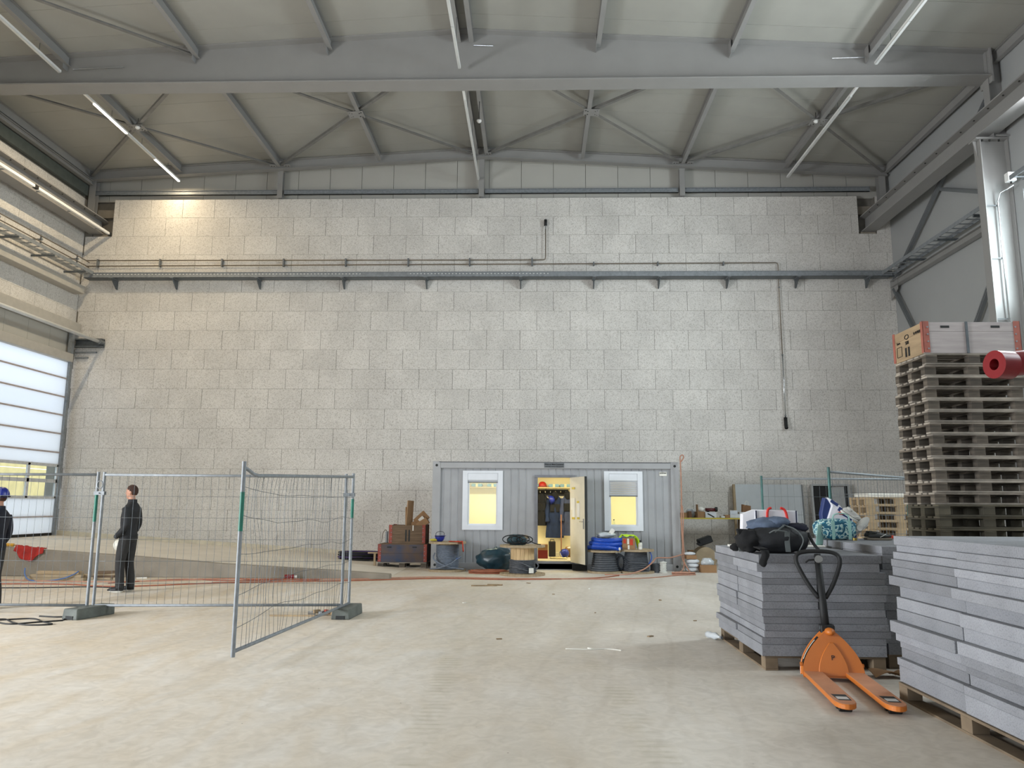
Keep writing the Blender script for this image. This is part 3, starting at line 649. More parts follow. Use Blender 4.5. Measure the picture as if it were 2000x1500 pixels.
MB().box(CX0+.16, CY-.01, 2.585, CX1-.2, CY+.16, 2.60).build('gutter_edge', M('dark_grey_edge', (92,94,98), .5), K)
MB().box(CX0+.2, CY+.0, .0, CX1-.2, CY+.16, .155).build('bottom_rail', mConD, K, bevel=.006)
MB().box(CX0, CYB-.16, 0, CX1, CYB, .155).build('rear_bottom_rail', mConD, K); MB().box(CX0, CYB-.16, 2.44, CX1, CYB, 2.6).build('rear_top_rail', mConD, K)
MB().box(CX0+.05, CY+.1, 2.50, CX1-.05, CYB-.05, 2.59).build('roof', mConD, K)
MB().box(CX0+.1, CY+.1, .10, CX1-.1, CYB-.05, .21).build('floor_plate', M('container_floor', (196,186,158), .6, var=.06), K)
def corr(x0, x1, z0, z1, y=CY+.055, pitch=.186, d=.012):
    prof = [(x0, y)]; x = math.ceil((x0+.02)/pitch)*pitch
    while x < x1-.03:
        prof += [(x-.022, y), (x-.012, y+d), (x+.012, y+d), (x+.022, y)]; x += pitch
    prof = [q for q in prof if x0 <= q[0] <= x1] + [(x1, y)]
    prof += [(x1, y+.05), (x0, y+.05)]
    return MB().prism([(a, b, z0) for a, b in prof], (0, 0, z1-z0)).build('wall_panel', mCon, K)
WL = (-1.75, -.76, .94, 2.38); WR = (1.73, 2.67, .94, 2.38)
corr(CX0+.2, WL[0], .155, 2.44); corr(WL[0], WL[1], .155, WL[2]); corr(WL[0], WL[1], WL[3], 2.44)
corr(WL[1], .02, .155, 2.44); corr(.02, 1.0, 2.28, 2.44); corr(1.0, WR[0], .155, 2.44)
corr(WR[0], WR[1], .155, WR[2]); corr(WR[0], WR[1], WR[3], 2.44); corr(WR[1], CX1-.2, .155, 2.44)
for x in (CX0+.02, CX1-.06): MB().box(x, CY+.2, .15, x+.04, CYB-.2, 2.45).build('side_wall', mCon, K)
MB().box(CX0+.1, CYB-.09, .15, CX1-.1, CYB-.05, 2.45).build('rear_wall', mCon, K)
il = MB(); il.box(CX0+.1, CYB-.14, .21, CX1-.1, CYB-.10, 2.48); il.box(CX0+.08, CY+.12, .21, CX0+.1, CYB-.1, 2.48); il.box(CX1-.1, CY+.12, .21, CX1-.08, CYB-.1, 2.48)
il.box(CX0+.1, CY+.12, 2.46, CX1-.1, CYB-.1, 2.48)
for a, b in ((CX0+.2, WL[0]+.1), (WL[1]-.1, .08), (.94, WR[0]+.1), (WR[1]-.1, CX1-.2)): il.box(a, CY+.112, .21, b, CY+.13, 2.46)
il.box(.08, CY+.112, 2.25, .94, CY+.13, 2.46)
for a, b, c, d in (WL, WR): il.box(a+.1, CY+.112, .21, b-.1, CY+.13, c+.1); il.box(a+.1, CY+.112, d-.1, b-.1, CY+.13, 2.46)
il.build('inner_lining', mInner, K)
def cwin(w, drop):
    a, b, c, d = w; y0, y1 = CY+.02, CY+.12
    f = MB()
    f.prism([(a,y0,c), (b,y0,c), (b-.12,y0,c+.11), (a+.12,y0,c+.11)], (0,.09,0)); f.prism([(a,y0,d), (a+.12,y0,d-.06), (b-.12,y0,d-.06), (b,y0,d)], (0,.09,0))
    f.prism([(a,y0,c), (a+.12,y0,c+.11), (a+.12,y0,d-.06), (a,y0,d)], (0,.09,0)); f.prism([(b,y0,c), (b,y0,d), (b-.12,y0,d-.06), (b-.12,y0,c+.11)], (0,.09,0))
    F = f.build('window_frame', mFrameW, K)
    MB().box(a+.12, y0+.01, d-.235, b-.12, y0+.08, d-.06).build('shutter_box', mFrameW, F, bevel=.008)
    zb = d-.235-drop
    n = max(1, int(round(drop/.055)))
    for i in range(n): MB().box(a+.13, y0+.03, d-.235-(i+1)*drop/n+.004, b-.13, y0+.05, d-.235-i*drop/n).build('shutter_slat', M('shutter_grey', (190,193,198), .5, var=.02), F, bevel=.004)
    MB().box(a+.125, y0+.025, zb-.02, b-.125, y0+.055, zb+.004).build('end_bar', mSteelD, F)
    s = MB(); s.box(a+.12, y0+.04, c+.11, a+.165, y0+.08, d-.235); s.box(b-.165, y0+.04, c+.11, b-.12, y0+.08, d-.235); s.box(a+.165, y0+.04, c+.11, b-.165, y0+.08, c+.15)
    s.build('sash', mFrameW, F); MB().box(a+.165, y0+.058, c+.15, b-.165, y0+.064, zb).build('pane', mGlass, F)
cwin(WL, .04); cwin(WR, .36)
# door frame and leaf
df = MB(); df.box(.02, CY+.02, .155, .10, CY+.13, 2.25); df.box(.92, CY+.02, .155, 1.0, CY+.13, 2.25); df.box(.02, CY+.0, 2.22, 1.02, CY+.13, 2.28); df.box(.02, CY+.0, .02, 1.0, CY+.13, .20)
df.build('door_frame', M('door_frame_grey', (122,124,130), .5), K)
hx, hy = .93, CY-.005; fx, fy_ = 1.235, 18.16

dv = Vector((fx-hx, fy_-hy, 0)); dl = dv.length; dv.normalize(); dn = Vector((-dv.y, dv.x, 0))
def dpt(s_, n_, z): return Vector((hx, hy, z)) + dv*s_ + dn*n_
lm = MB(); q = [dpt(0,0,.19), dpt(dl,0,.19), dpt(dl,-.045,.19), dpt(0,-.045,.19)]; lm.prism(q, (0,0,2.03))
leaf = lm.build('door_leaf', mDoorC, K, bevel=.006)
ed = MB(); ed.prism([dpt(dl,.004,.19), dpt(dl+.012,.004,.19), dpt(dl+.012,-.05,.19), dpt(dl,-.05,.19)], (0,0,2.03)); ed.build('edge_strip', mDark, leaf)
pl = MB(); pl.prism([dpt(dl-.11,-.045,1.0), dpt(dl-.06,-.045,1.0), dpt(dl-.06,-.053,1.0), dpt(dl-.11,-.053,1.0)], (0,0,.24)); pl.build('lock_plate', mGalv, leaf)
hd = MB(); hd.tube([dpt(dl-.085,-.05,1.17), dpt(dl-.085,-.10,1.17), dpt(dl-.20,-.10,1.17)], .010, 8); hd.tube([dpt(dl-.085,.0,1.17), dpt(dl-.085,.05,1.17), dpt(dl-.02,.05,1.17)], .010, 8); hd.build('handle', mChrome, leaf)
# leaf inner face is the one turned to the doorway (the -X side)
def sheet(name, s0, s1, z0, z1, mat, off=-.047):
    m = MB(); m.prism([dpt(s0,off,z0), dpt(s1,off,z0), dpt(s1,off-.003,z0), dpt(s0,off-.003,z0)], (0,0,z1-z0)); return m.build(name, mat, leaf)
sheet('notice', .08, .34, 1.44, 1.72, mPaper, -.052); sheet('notice', .16, .33, 1.26, 1.46, mPaper); sheet('notice', .46, .62, 1.26, 1.62, mPaper)
for s0, s1, z0, z1 in ((.14,.32,1.215,1.265), (.46,.60,1.60,1.65), (.47,.62,1.22,1.27), (.14,.34,1.93,1.98)): sheet('tape_strip', s0, s1, z0, z1, mTape, -.051)
MB().box(.93, 18.86, .02, 1.28, CY-.01, .15).build('step_box', mBlackP, K)
# lettering
pl = MB().box(.26, CY-.012, 2.462, .75, CY+.0, 2.575).build('name_plate', M('plate_grey', (104,108,112), .5), K)
mInk = M('black_ink', (14,14,16), .6)
text_mesh('Widmer Miet-Container', .047, 'lettering', mInk, pl, (.505, CY-.0135, 2.540), (PI/2,0,0), bold=.0012)
text_mesh('www.widmer-miet.ch  062 312 32 46', .029, 'lettering', mInk, pl, (.505, CY-.0135, 2.487), (PI/2,0,0), bold=.0008)
pl = MB().box(3.09, CY+.04, 2.27, 3.27, CY+.054, 2.37).build('small_label', mPaper, K)
text_mesh('widmer', .055, 'lettering', mInk, pl, (3.18, CY+.0385, 2.345), (PI/2,0,0), bold=.001)
# interior: shelf, coat rack, ceiling lamp
MB().box(CX0+.1, 20.95, 2.0, CX1-.1, CYB-.14, 2.03).build('wall_shelf', M('shelf_ply', (190,170,120), .6), K)
rk = MB().box(.10, CYB-.17, 1.80, .95, CYB-.14, 1.97).build('coat_rack', mBlackP, K)
for i in range(6): MB().tube([(.18+i*.14, CYB-.17, 1.90), (.18+i*.14, CYB-.22, 1.89), (.18+i*.14, CYB-.22, 1.93)], .007, 6).build('hook', mChrome, rk)
cl = MB().box(-.6, 19.9, 2.42, 1.6, 20.0, 2.46).build('ceiling_lamp', emat('container_tube', (1.0,.86,.52), 4.0), K)
for x in (-1.3, .5, 2.3):
    l = bpy.data.lights.new('container_lamp_light', 'AREA'); l.shape = 'RECTANGLE'; l.size = 1.2; l.size_y = .12; l.energy = 29; l.color = (1.0,.92,.66)
    o = bpy.data.objects.new('container_lamp_light', l); COL.objects.link(o); o.location = (x, 19.95, 2.41)
# ---- garments on the rack
def garment(name, label, cx, y, ztop, w, h, cols, hood=False, seed=0, depth=.16, sleeve=True):
    g = thing(name, label, 'jacket', (cx, y, ztop), 'jackets on the coat rack'); random.seed(seed)
    def fn(u, v):
        t = v; a = 2*PI*u
        ww = (.16+.84*min(1, t*4.5)**.6)*w/2*(1+.06*math.sin(9*t+seed)); dd = depth/2*(.5+.5*min(1, t*3))*(1+.25*wob(math.cos(a)*2+seed, math.sin(a)*2, t*3))
        fold = 1+.10*math.sin(a*7+seed+3*wob(t*2, seed))
        return (cx+ww*math.cos(a)*fold+.02*wob(t*3, seed), y+dd*math.sin(a)*fold, ztop-h*t)
    MB().grid(fn, 36, 22).build('body', cols[0], g, smooth=True)
    if sleeve:
        for s_ in (-1,1):
            x0 = cx+s_*w*.36; MB().tube(curve_pts([(x0,y-.02,ztop-.14), (x0+s_*.08*w,y-.05,ztop-.3), (x0+s_*.12*w,y-.06,ztop-.55), (x0+s_*.10*w,y-.08,ztop-.74)], 5), [.055+.01*math.sin(i) for i in range(16)], 10).build('sleeve', cols[1], g, smooth=True)
    if hood: MB().ell((cx,y-.03,ztop-.05), .09, .07, .13, 12, 8, fn=lambda q, d: q*(1+.15*wob(d.x*2, d.y*2, d.z*2+seed))).build('hood', cols[2], g, smooth=True)
    MB().grid(lambda u, v: (cx+(u-.5)*w*.62, y-depth*.56-.01*math.sin(u*9), ztop-.26-v*.22), 10, 5, (0,.008,0)).build('chest_panel', cols[2], g, smooth=True)
    return g
mBlkC = M('black_cloth', (14,15,18), .9, var=.2, vs=9); mBluC = M('blue_cloth', (20,38,70), .9, var=.2, vs=6); mGryB = M('grey_blue_cloth', (56,64,92), .9, var=.15, vs=6)
garment('work_jacket', 'black jacket hanging at the left of the rack in the doorway', .22, 21.16, 1.86, .36, .86, (mBlkC,mBlkC,mBlkC), seed=2)
garment('work_jacket', 'blue and black work jacket hanging in the middle of the doorway', .58, 21.12, 1.84, .44, 1.16, (mBluC,mBluC,mBlkC), True, seed=5)
garment('work_jacket', 'grey blue hooded work jacket hanging at the right of the doorway', .92, 21.10, 1.86, .34, 1.12, (mGryB,mGryB,mBlkC), True, seed=9)
# ---- helmets
mHelB = M('helmet_blue', (26,44,140), .35, var=.05); mStrap = M('helmet_strap_black', (18,18,20), .6)
def helmet(label, loc, mat, rot=(0,0,0), band=True, s=1.0):
    h = local('safety_helmet', label, 'helmet', loc, 'safety helmets'); h.rotation_euler = rot; h.scale = (s,s,s)
    MB().lathe((0,0,0), [(.112,0),(.112,.03),(.105,.07),(.085,.11),(.05,.137),(0,.145)], 20).build('shell', mat, h, smooth=True)
    MB().grid(lambda u, v: ((.108+.045*v)*math.cos((u-.5)*2.2), (.108+.045*v)*math.sin((u-.5)*2.2), .012-.012*v), 12, 3, (0,0,-.006)).build('brim', mat, h)
    if band: MB().tube([(.115*math.cos(2*PI*i/20), .115*math.sin(2*PI*i/20), .012) for i in range(20)], .009, 6, closed=True).build('band', mStrap, h)
    MB().tube(curve_pts([(0,.10,0), (.02,.09,-.07), (.03,0,-.10), (.02,-.09,-.07), (0,-.10,0)], 4), .006, 6).build('chin_strap', mStrap, h)
    return h
helmet('dark blue helmet hanging from the coat rack beside the jackets', (.43,21.02,1.68), mHelB, (-1.2,0,-PI/2))
helmet('blue helmet with white sticker standing on the left cable drum', (-2.22,18.5,.82), mHelB, (PI,0,-1.2))
helmet('blue helmet lying on the container floor inside the door', (.78,20.3,.31), mHelB, (-1.0,.5,-1.8))
helmet('red helmet on the shelf inside above the jackets', (.24,21.1,2.04), M('helmet_red', (186,40,34), .4), (0,0,-1.5))
# shelf bundles inside
for i, x in enumerate((-1.55,-1.12,-.6,.0,.55,.86,1.15)):
    b = thing('cable_bundle', 'pale blue wrapped bundle on the inside shelf, %s' % ('number %s from the left window' % ('one','two','three','four','five','six','seven')[i]), 'bundle', (x,21.15,2.04), 'bundles on the container shelf')
    MB().box(x-.15, 21.03, 2.032, x+.15, 21.30, 2.032+.08).build('wrap', M('pale_blue_wrap', (132,172,190), .6, var=.1), b, bevel=.02, seg=2)
    MB().box(x-.03, 21.025, 2.031, x+.03, 21.305, 2.116).build('band', M('cream_band', (226,214,170), .7), b)
# interior floor items
b = thing('carton', 'dark red carton standing just inside the container doorway', 'box', (.24,20.0,.21)); MB().box(.11,19.9,.212,.36,20.2,.42).build('lower_part', M('dark_red_card', (120,28,26), .7), b); MB().box(.11,19.9,.42,.36,20.2,.56).build('upper_part', M('cardboard', (150,116,82), .85, var=.08, vs=5), b)
b = thing('plastic_case', 'black plastic case standing inside the container by the jackets', 'case', (.5,20.7,.21)); MB().box(.40,20.62,.212,.58,20.9,.60).build('case_body', mBlackP, b, bevel=.01); MB().tube([(.44,20.75,.60),(.44,20.75,.65),(.54,20.75,.65),(.54,20.75,.60)], .01, 6).build('handle', mBlackP, b)
b = thing('broom', 'broom handle leaning upright behind the hanging jackets', 'broom', (.68,20.95,.21)); MB().cyl((.74,20.95,.30),(.74,20.96,1.3), .016, 8).build('handle', M('copper_stick', (150,104,76), .6), b); MB().box(.56,20.88,.212,.80,21.0,.30).build('brush_head', mInner, b)
b = thing('crumpled_sack', 'crumpled brown paper sack on the container floor at the right', 'sack', (.95,20.6,.21)); MB().ell((.97,20.65,.34), .17,.14,.14, 16, 10, fn=lambda q, d: q*(1+.3*wob(d.x*3,d.y*3,d.z*3))).build('sack', M('brown_paper', (150,112,66), .85, var=.15), b, smooth=True); MB().ell((.93,20.5,.45), .05,.04,.03, 10, 6).build('white_paper', mPaper, b)
b = thing('dust_cloth', 'yellowish dusty cloth lying flat on the container floor', 'cloth', (.6,20.0,.21)); MB().grid(lambda u, v: (.42+.42*u, 19.75+.5*v+.06*wob(u*3,v*3), .216+.04*abs(wob(u*5,v*5,1))), 16, 12, (0,0,.006)).build('cloth', M('dusty_cloth', (190,176,128), .9, var=.15), b, smooth=True)
b = thing('bottle', 'clear plastic bottle on the sill inside the right window', 'bottle', (1.97,CY+.2,1.05)); MB().lathe((1.97,CY+.16,.95), [(0,0),(.035,0),(.035,.16),(.014,.21),(.014,.24),(0,.24)], 12).build('body', mGlass, b, smooth=True); MB().cyl((1.97,CY+.16,1.19),(1.97,CY+.16,1.215), .016, 10).build('cap', mBolt, b)
MB().box(1.75, CY+.13, .93, 2.65, CY+.24, .95).build('window_ledge', mInner, K)
# ================================================================== cable drums
mWood = M('drum_wood', (168,150,122), .8, var=.14, vs=4, stretch=(1,8,1)); mPine = M('pine_staves', (214,184,138), .7, var=.12, vs=5, stretch=(10,10,1), rnd=.08)
mCabG = M('grey_blue_cable', (112,122,136), .5, var=.12, vs=20); mCabD = M('dark_grey_cable', (84,88,94), .55, var=.15, vs=20)
def drum(label, x, y, rf, h, rc, z0, z1, rw, matc, core=mWood, taper=0., pitch=.033):
    d = thing('cable_drum', label, 'cable drum', (x,y,0), 'cable drums before the container')
    for z, nm in ((.0,'bottom_flange'), (h-.045,'top_flange')):
        f = MB(); f.lathe((x,y,z), [(0,0),(rf,0),(rf,.045),(0,.045)], 36); F = f.build(nm, mWood, d)
        for i in range(-3,4):
            xx = i*rf/3.6; l = math.sqrt(max(0, rf*rf-xx*xx))*.98
            MB().box(x+xx-.003, y-l, z+.0452, x+xx+.003, y+l, z+.0462).build('plank_joint', mBolt, F)
    n = 18
    for k in range(n):
        a0, a1 = 2*PI*k/n, 2*PI*(k+1)/n-.02
        MB().prism([(x+rr*math.cos(a), y+rr*math.sin(a), .045) for rr, a in ((rc,a0),(rc,a1),(rc-.02,a1),(rc-.02,a0))], (0,0,h-.09)).build('stave', core, d)
    prof = []; z = z0
    while z < z1:
        t = (z-z0)/(z1-z0); R = rw+taper*(1-t)+.008*wob(z*7,x); prof += [(R-.012, z), (R+.003, z+pitch*.28), (R+.003, z+pitch*.72)]; z += pitch
    prof = [(rc, z0)] + prof + [(rc, z1)]
    MB().lathe((x,y,0), prof, 30).build('cable_winding', matc, d, smooth='angle')
    return d
def tail(d, pts, r, mat, nm='loose_cable'): MB().tube(curve_pts(pts, 6), r, 7).build(nm, mat, d, smooth=True)
d1 = drum('grey cable drum with blue helmet and red rag on top', -2.04, 18.56, .44, .68, .20, .05, .60, .27, mCabG)
tail(d1, [(-2.32,18.40,.42), (-2.34,18.3,.30), (-2.2,18.24,.20), (-2.0,18.24,.12), (-1.8,18.3,.08), (-1.62,18.35,.06)], .017, mCabG); tail(d1, [(-2.42,18.35,.06), (-2.2,18.2,.09), (-1.95,18.22,.18), (-1.78,18.3,.30), (-1.70,18.4,.34)], .015, mCabG)
MB().tube([(-1.80,18.29,.29),(-1.72,18.38,.33)], .020, 8).build('blue_tape', M('blue_tape', (40,84,170), .5), d1)
d2 = drum('half empty cable drum with bare pine core before the container door', -.25, 17.66, .51, .66, .265, .05, .34, .295, mCabD, core=mPine)
tail(d2, [(-.5,17.5,.34), (-.25,17.36,.28), (-.02,17.38,.16), (.06,17.42,.10)], .016, mCabD); tail(d2, [(.03,17.5,.30), (.09,17.44,.26), (.10,17.44,.2), (.04,17.42,.14)], .016, mCabD); tail(d2, [(-.53,17.55,.2), (-.3,17.35,.16), (-.05,17.38,.09)], .016, mCabD)
MB().obox((-.05,17.352,.12), .11, .006, .11, Matrix.Rotation(.35,3,'Z')).build('paper_tag', mPaper, d2)
d3 = drum('shrink wrapped grey drum with blue hoses piled on top', 1.66, 18.45, .40, .52, .2, .045, .47, .255, mCabD, taper=.07, pitch=.05)
d4 = drum('dark cable drum carrying the carton and yellow vest', 2.40, 18.50, .42, .54, .2, .045, .49, .25, mCabD, taper=.06)
for k in range(5): tail(d4, [(2.12,18.42,.12+.05*k), (2.22,18.22,.08+.04*k), (2.45,18.16,.06+.045*k), (2.66,18.26,.05+.04*k)], .012, mCabD)
tail(d4, [(2.70,18.35,.50), (2.74,18.32,.4), (2.72,18.30,.3), (2.66,18.30,.2)], .014, M('blue_tape'))
# red rag and yellow glove on drum one
mRag = M('red_rag', (196,66,44), .9, var=.15, vs=8)
tag(MB().grid(lambda u, v: (-1.98+.42*u, 18.22+.26*v-.05*u, .685+.02*abs(wob(u*6,v*5))) if u < .75 else (-1.665+.02*math.sin(v*6)+.05*(u-.75)*2, 18.18+.22*v-.03, .70-(u-.75)*.9*(.6+.5*math.sin(v*3))), 20, 10, (0,0,.008)).build('rag', mRag, smooth=True), 'red rag hanging over the edge of the left cable drum', 'rag')
tag(MB().ell((-2.36,18.45,.72), .09,.05,.03, 12, 8, fn=lambda q, d: q*(1+.35*wob(d.x*3,d.y*3,2))).build('glove', M('yellow_cloth', (198,186,70), .85), smooth=True), 'small yellow glove beside the blue helmet on the left drum', 'glove')
# tools and cable on drum two
t = thing('cable_heap', 'tangled black cable loops and teal bag on the pine cored drum', 'cable', (-.33,17.66,.66)); mTeal = M('teal_bag', (40,72,82), .6, var=.25, vs=8)
MB().ell((-.38,17.72,.76), .22,.16,.13, 18, 10, fn=lambda q, d: q*(1+.28*wob(d.x*3,d.y*3,d.z*3))).build('bag', mTeal, t, smooth=True)
for k, (a, b, rr) in enumerate(((-.5,17.5,.16), (-.42,17.46,.14), (-.3,17.48,.17), (-.2,17.5,.15))):
    MB().tube([(a+rr*math.cos(2*PI*i/24)*1.2, b+.05*math.sin(2*PI*i/24+k), .70+rr*.55*(1+math.sin(2*PI*i/24))) for i in range(24)], .011, 6, closed=True).build('cable_loop', mBlackP, t, smooth=True)
MB().tube(curve_pts([(-.25,17.48,.80), (-.1,17.44,.76), (.05,17.40,.70), (.16,17.42,.68)], 5), .011, 6).build('cable_end', mBlackP, t); MB().ell((-.2,17.75,.83), .10,.07,.05, 10, 7).build('gloves', M('pale_glove', (170,150,120), .9, var=.2), t, smooth=True)
# blue hoses and bag on drum three
t = thing('hose_coil', 'thick blue corrugated hose coils heaped on the wrapped drum', 'hose', (1.62,18.5,.52)); mHose = M('blue_hose', (20,72,176), .45, var=.1, vs=30)
for k, z in enumerate((.575,.665,.75)):
    cx, cy, rr = 1.70+.03*k-.03, 18.44, .34-.02*k
    MB().tube([(cx+rr*1.12*math.cos(2*PI*i/32), cy+rr*.8*math.sin(2*PI*i/32), z+.012*math.sin(2*PI*i/16+k)) for i in range(32)], [.05+.004*(i % 2) for i in range(32)], 9, closed=True).build('coil', mHose, t, smooth=True)
MB().tube(curve_pts([(1.36,18.2,.62), (1.65,18.12,.60), (1.9,18.2,.565), (1.98,18.16,.56)], 8), .048, 9).build('hose_end', mHose, t, smooth=True); MB().cyl((1.97,18.165,.56),(1.995,18.15,.56), .035, 10).build('cut_end', mPaper, t)
t = thing('plastic_bag', 'clear plastic bag with white tag on the blue hoses', 'bag', (1.72,18.5,.8)); MB().ell((1.70,18.5,.86), .22,.14,.07, 16, 9, fn=lambda q, d: q*(1+.35*wob(d.x*3,d.y*3,d.z*3+4))).build('bag', M('clear_film', (196,202,206), .25, var=.1), t, smooth=True); MB().obox((1.84,18.40,.95), .10,.006,.12, Matrix.Rotation(.6,3,'Y')).build('tag', mPaper, t)
# carton, vest, tins on drum four
mCard = M('cardboard'); 
t = thing('carton', 'brown carton with red labels on the dark drum', 'box', (2.21,18.45,.54)); MB().box(2.06,18.30,.541,2.36,18.60,.80).build('box', mCard, t, bevel=.004)
for x0, x1, z0, z1, m in ((2.09,2.15,.68,.78,mRag), (2.24,2.31,.64,.78,mRag), (2.18,2.22,.66,.79,mPaper), (2.19,2.23,.545,.64,mPaper)): MB().box(x0,18.296,z0,x1,18.301,z1).build('label_patch', m, t)
mVest = M('hi_vis_yellow', (190,232,40), .8, var=.08, vs=6)
tag(MB().grid(lambda u, v: (2.0+.46*u+.02*wob(v*4,1), 18.32+.28*v, .85+.05*wob(u*4,v*4)-max(0,abs(u-.45)-.33)*(1.0+.6*math.sin(v*7+u*5))), 22, 12, (0,0,.01)).build('safety_vest', mVest, smooth=True), 'neon yellow safety vest draped over the brown carton', 'vest')
t = thing('tin_stack', 'small white tins stacked beside the carton with red labels', 'tin', (2.49,18.40,.54))
for i in range(2): MB().lathe((2.49,18.40,.541+i*.08), [(0,0),(.05,0),(.05,.07),(.045,.075),(0,.075)], 16).build('tin', mPaper, t)
MB().lathe((2.49,18.40,.70), [(0,0),(.035,0),(.035,.05),(0,.05)], 14).build('lid', mBolt, t)
t = thing('cable_coil', 'grey blue cable coil leaning between the two dark drums', 'coil', (2.0,18.62,0))
for k in range(5): MB().tube([(2.0+(.18-.015*k)*math.cos(2*PI*i/28)*.75+.02*k, 18.62-.05*math.sin(2*PI*i/28), .22+(.2-.012*k)*math.sin(2*PI*i/28)) for i in range(28)], .018, 7, closed=True).build('turn', mCabD if k % 2 else mCabG, t, smooth=True)
t = thing('rope_spool', 'small spool of white rope at the container corner', 'spool', (3.03,18.5,0)); MB().lathe((3.03,18.5,0), [(0,0),(.10,0),(.10,.012),(0,.012)], 20).build('base_disc', mPaper, t)
MB().lathe((3.03,18.5,0), [(0,.012)]+[(.075+.008*math.sin(i*2.1)+(.012 if i in (0,1,12,13) else 0), .014+i*.018) for i in range(14)]+[(0,.27)], 18).build('rope', M('white_rope', (214,214,206), .8, var=.1, vs=25), t, smooth=True)
t = thing('cable_ring', 'flat dark grey roll standing between dark drum and white rope spool', 'roll', (2.88,18.62,0)); MB().lathe((2.88,18.62,0), [(.06,0),(.13,0),(.13,.2),(.06,.2),(.06,0)], 22).build('roll', mCabD, t, smooth='angle')
# teal rubbish bag and orange coil
tag(MB().ell((-.92,18.55,.27), .44,.3,.30, 30, 18, fn=lambda q, d: Vector((q.x, q.y, q.z*(.75+.3*(d.x+1)/2)))*(1+.18*wob(d.x*3,d.y*3,d.z*3)+.12*abs(wob(d.x*7,d.y*7,d.z*7))-.04)).build('rubbish_bag', M('dark_teal_plastic', (34,62,74), .35, var=.2, vs=9), smooth=True), 'dark teal plastic rubbish bag slumped against the container', 'bag')
mOr = M('orange_hose', (160,94,68), .55, var=.12, vs=10); mOr2 = M('pale_orange_hose', (180,134,112), .55, var=.1, vs=10)
def coil(name, label, cat, c, r0, n, r, mat, squash=.7, dz=.03, seed=0, turns=28):
    t = thing(name, label, cat, (c[0], c[1], c[2]))
    for k in range(n):
        rr = r0*(1-.07*(k % 4))+.02*wob(k,seed); ox, oy = .05*wob(k*1.7,seed), .05*wob(k*2.3,seed+5)
        MB().tube([(c[0]+ox+rr*math.cos(2*PI*i/turns), c[1]+oy+squash*rr*math.sin(2*PI*i/turns), c[2]+r+dz*(k//2)*.6+.012*wob(i*.4,k)) for i in range(turns)], r, 6, closed=True).build('turn', mat if not isinstance(mat, (list,tuple)) else mat[k % len(mat)], t, smooth=True)
    return t
coil('hose_coil', 'orange hose coil flat on the floor before the teal bag', 'hose', (-1.02,18.0,0), .46, 8, .013, mOr, .45)
coil('cable_coil', 'black and purple cable coil on the ramp left of the crates', 'coil', (-4.62,20.7,.085), .55, 14, .022, [mBlackP, M('purple_cable', (58,32,92), .5), mBlackP], .62, .05)
coil('hose_coil', 'pale orange hose coil on the floor at the container corner', 'hose', (3.42,18.02,0), .26, 6, .013, mOr2, .45)
# ================================================================== pallets, collars
mPal = M('pallet_wood_gap_shade', (104,95,84), .85, var=.32, vs=3.5, stretch=(1,1,6), rnd=.34); mPalD = M('pallet_wood_mossy', (84,79,66), .9, var=.25, vs=4, rnd=.25); mPalN = M('pallet_wood_new', (174,152,120), .8, var=.10, vs=4, rnd=.1)  # first wood darkened: shade of the stack gaps is put into its colour
mPalE = M('pallet_board_weathered_lit', (150,142,131), .85, var=.25, vs=4, rnd=.25)  # weathered boards kept lighter, painting in their lit front edges
def pallet_meshes(mat, edge=None):
    R = {}
    def mk(nm, sx, sy, sz):
        b = MB().box(-sx/2,-sy/2,0,sx/2,sy/2,sz); me = b.mesh(nm); bm = bmesh.new(); bm.from_mesh(me); bmesh.ops.bevel(bm, geom=bm.edges[:], offset=.003, segments=1, affect='EDGES'); bmesh.ops.recalc_face_normals(bm, faces=bm.faces); bm.to_mesh(me); bm.free(); me.materials.append((edge or mat) if 'deck' in nm or nm == 'skid' else mat); R[nm] = me
    mk('deck_board', 1.2, .142, .022); mk('narrow_deck_board', 1.2, .10, .022); mk('cross_board', .142, .8, .022); mk('block', .142, .10, .078); mk('wide_block', .142, .142, .078); mk('skid', 1.2, .10, .022); return R
PM = {0: pallet_meshes(mPal, mPalE), 1: pallet_meshes(mPalD), 2: pallet_meshes(mPalN)}
def pallet(label, loc, rz=0., kind=0, group=None, full=True):
    t = local('wooden_pallet', label, 'pallet', loc, group, rz); R = PM[kind]
    for y in (-.35, 0, .35): inst(R['skid'], 'bottom_board', t, (0,y,0))
    for x in (-.529, 0, .529):
        for y in (-.35, 0, .35): inst(R['block'], 'block', t, (x,y,.022))
        inst(R['cross_board'], 'cross_board', t, (x,0,.10))
    for y in (-.329, 0, .329): inst(R['deck_board'], 'deck_board', t, (0,y,.122))
    for y in (-.165, .165): inst(R['narrow_deck_board'], 'deck_board', t, (0,y,.122))
    return t
mRed = M('red_brown_hinge', (150,66,52), .6, var=.15, vs=9)
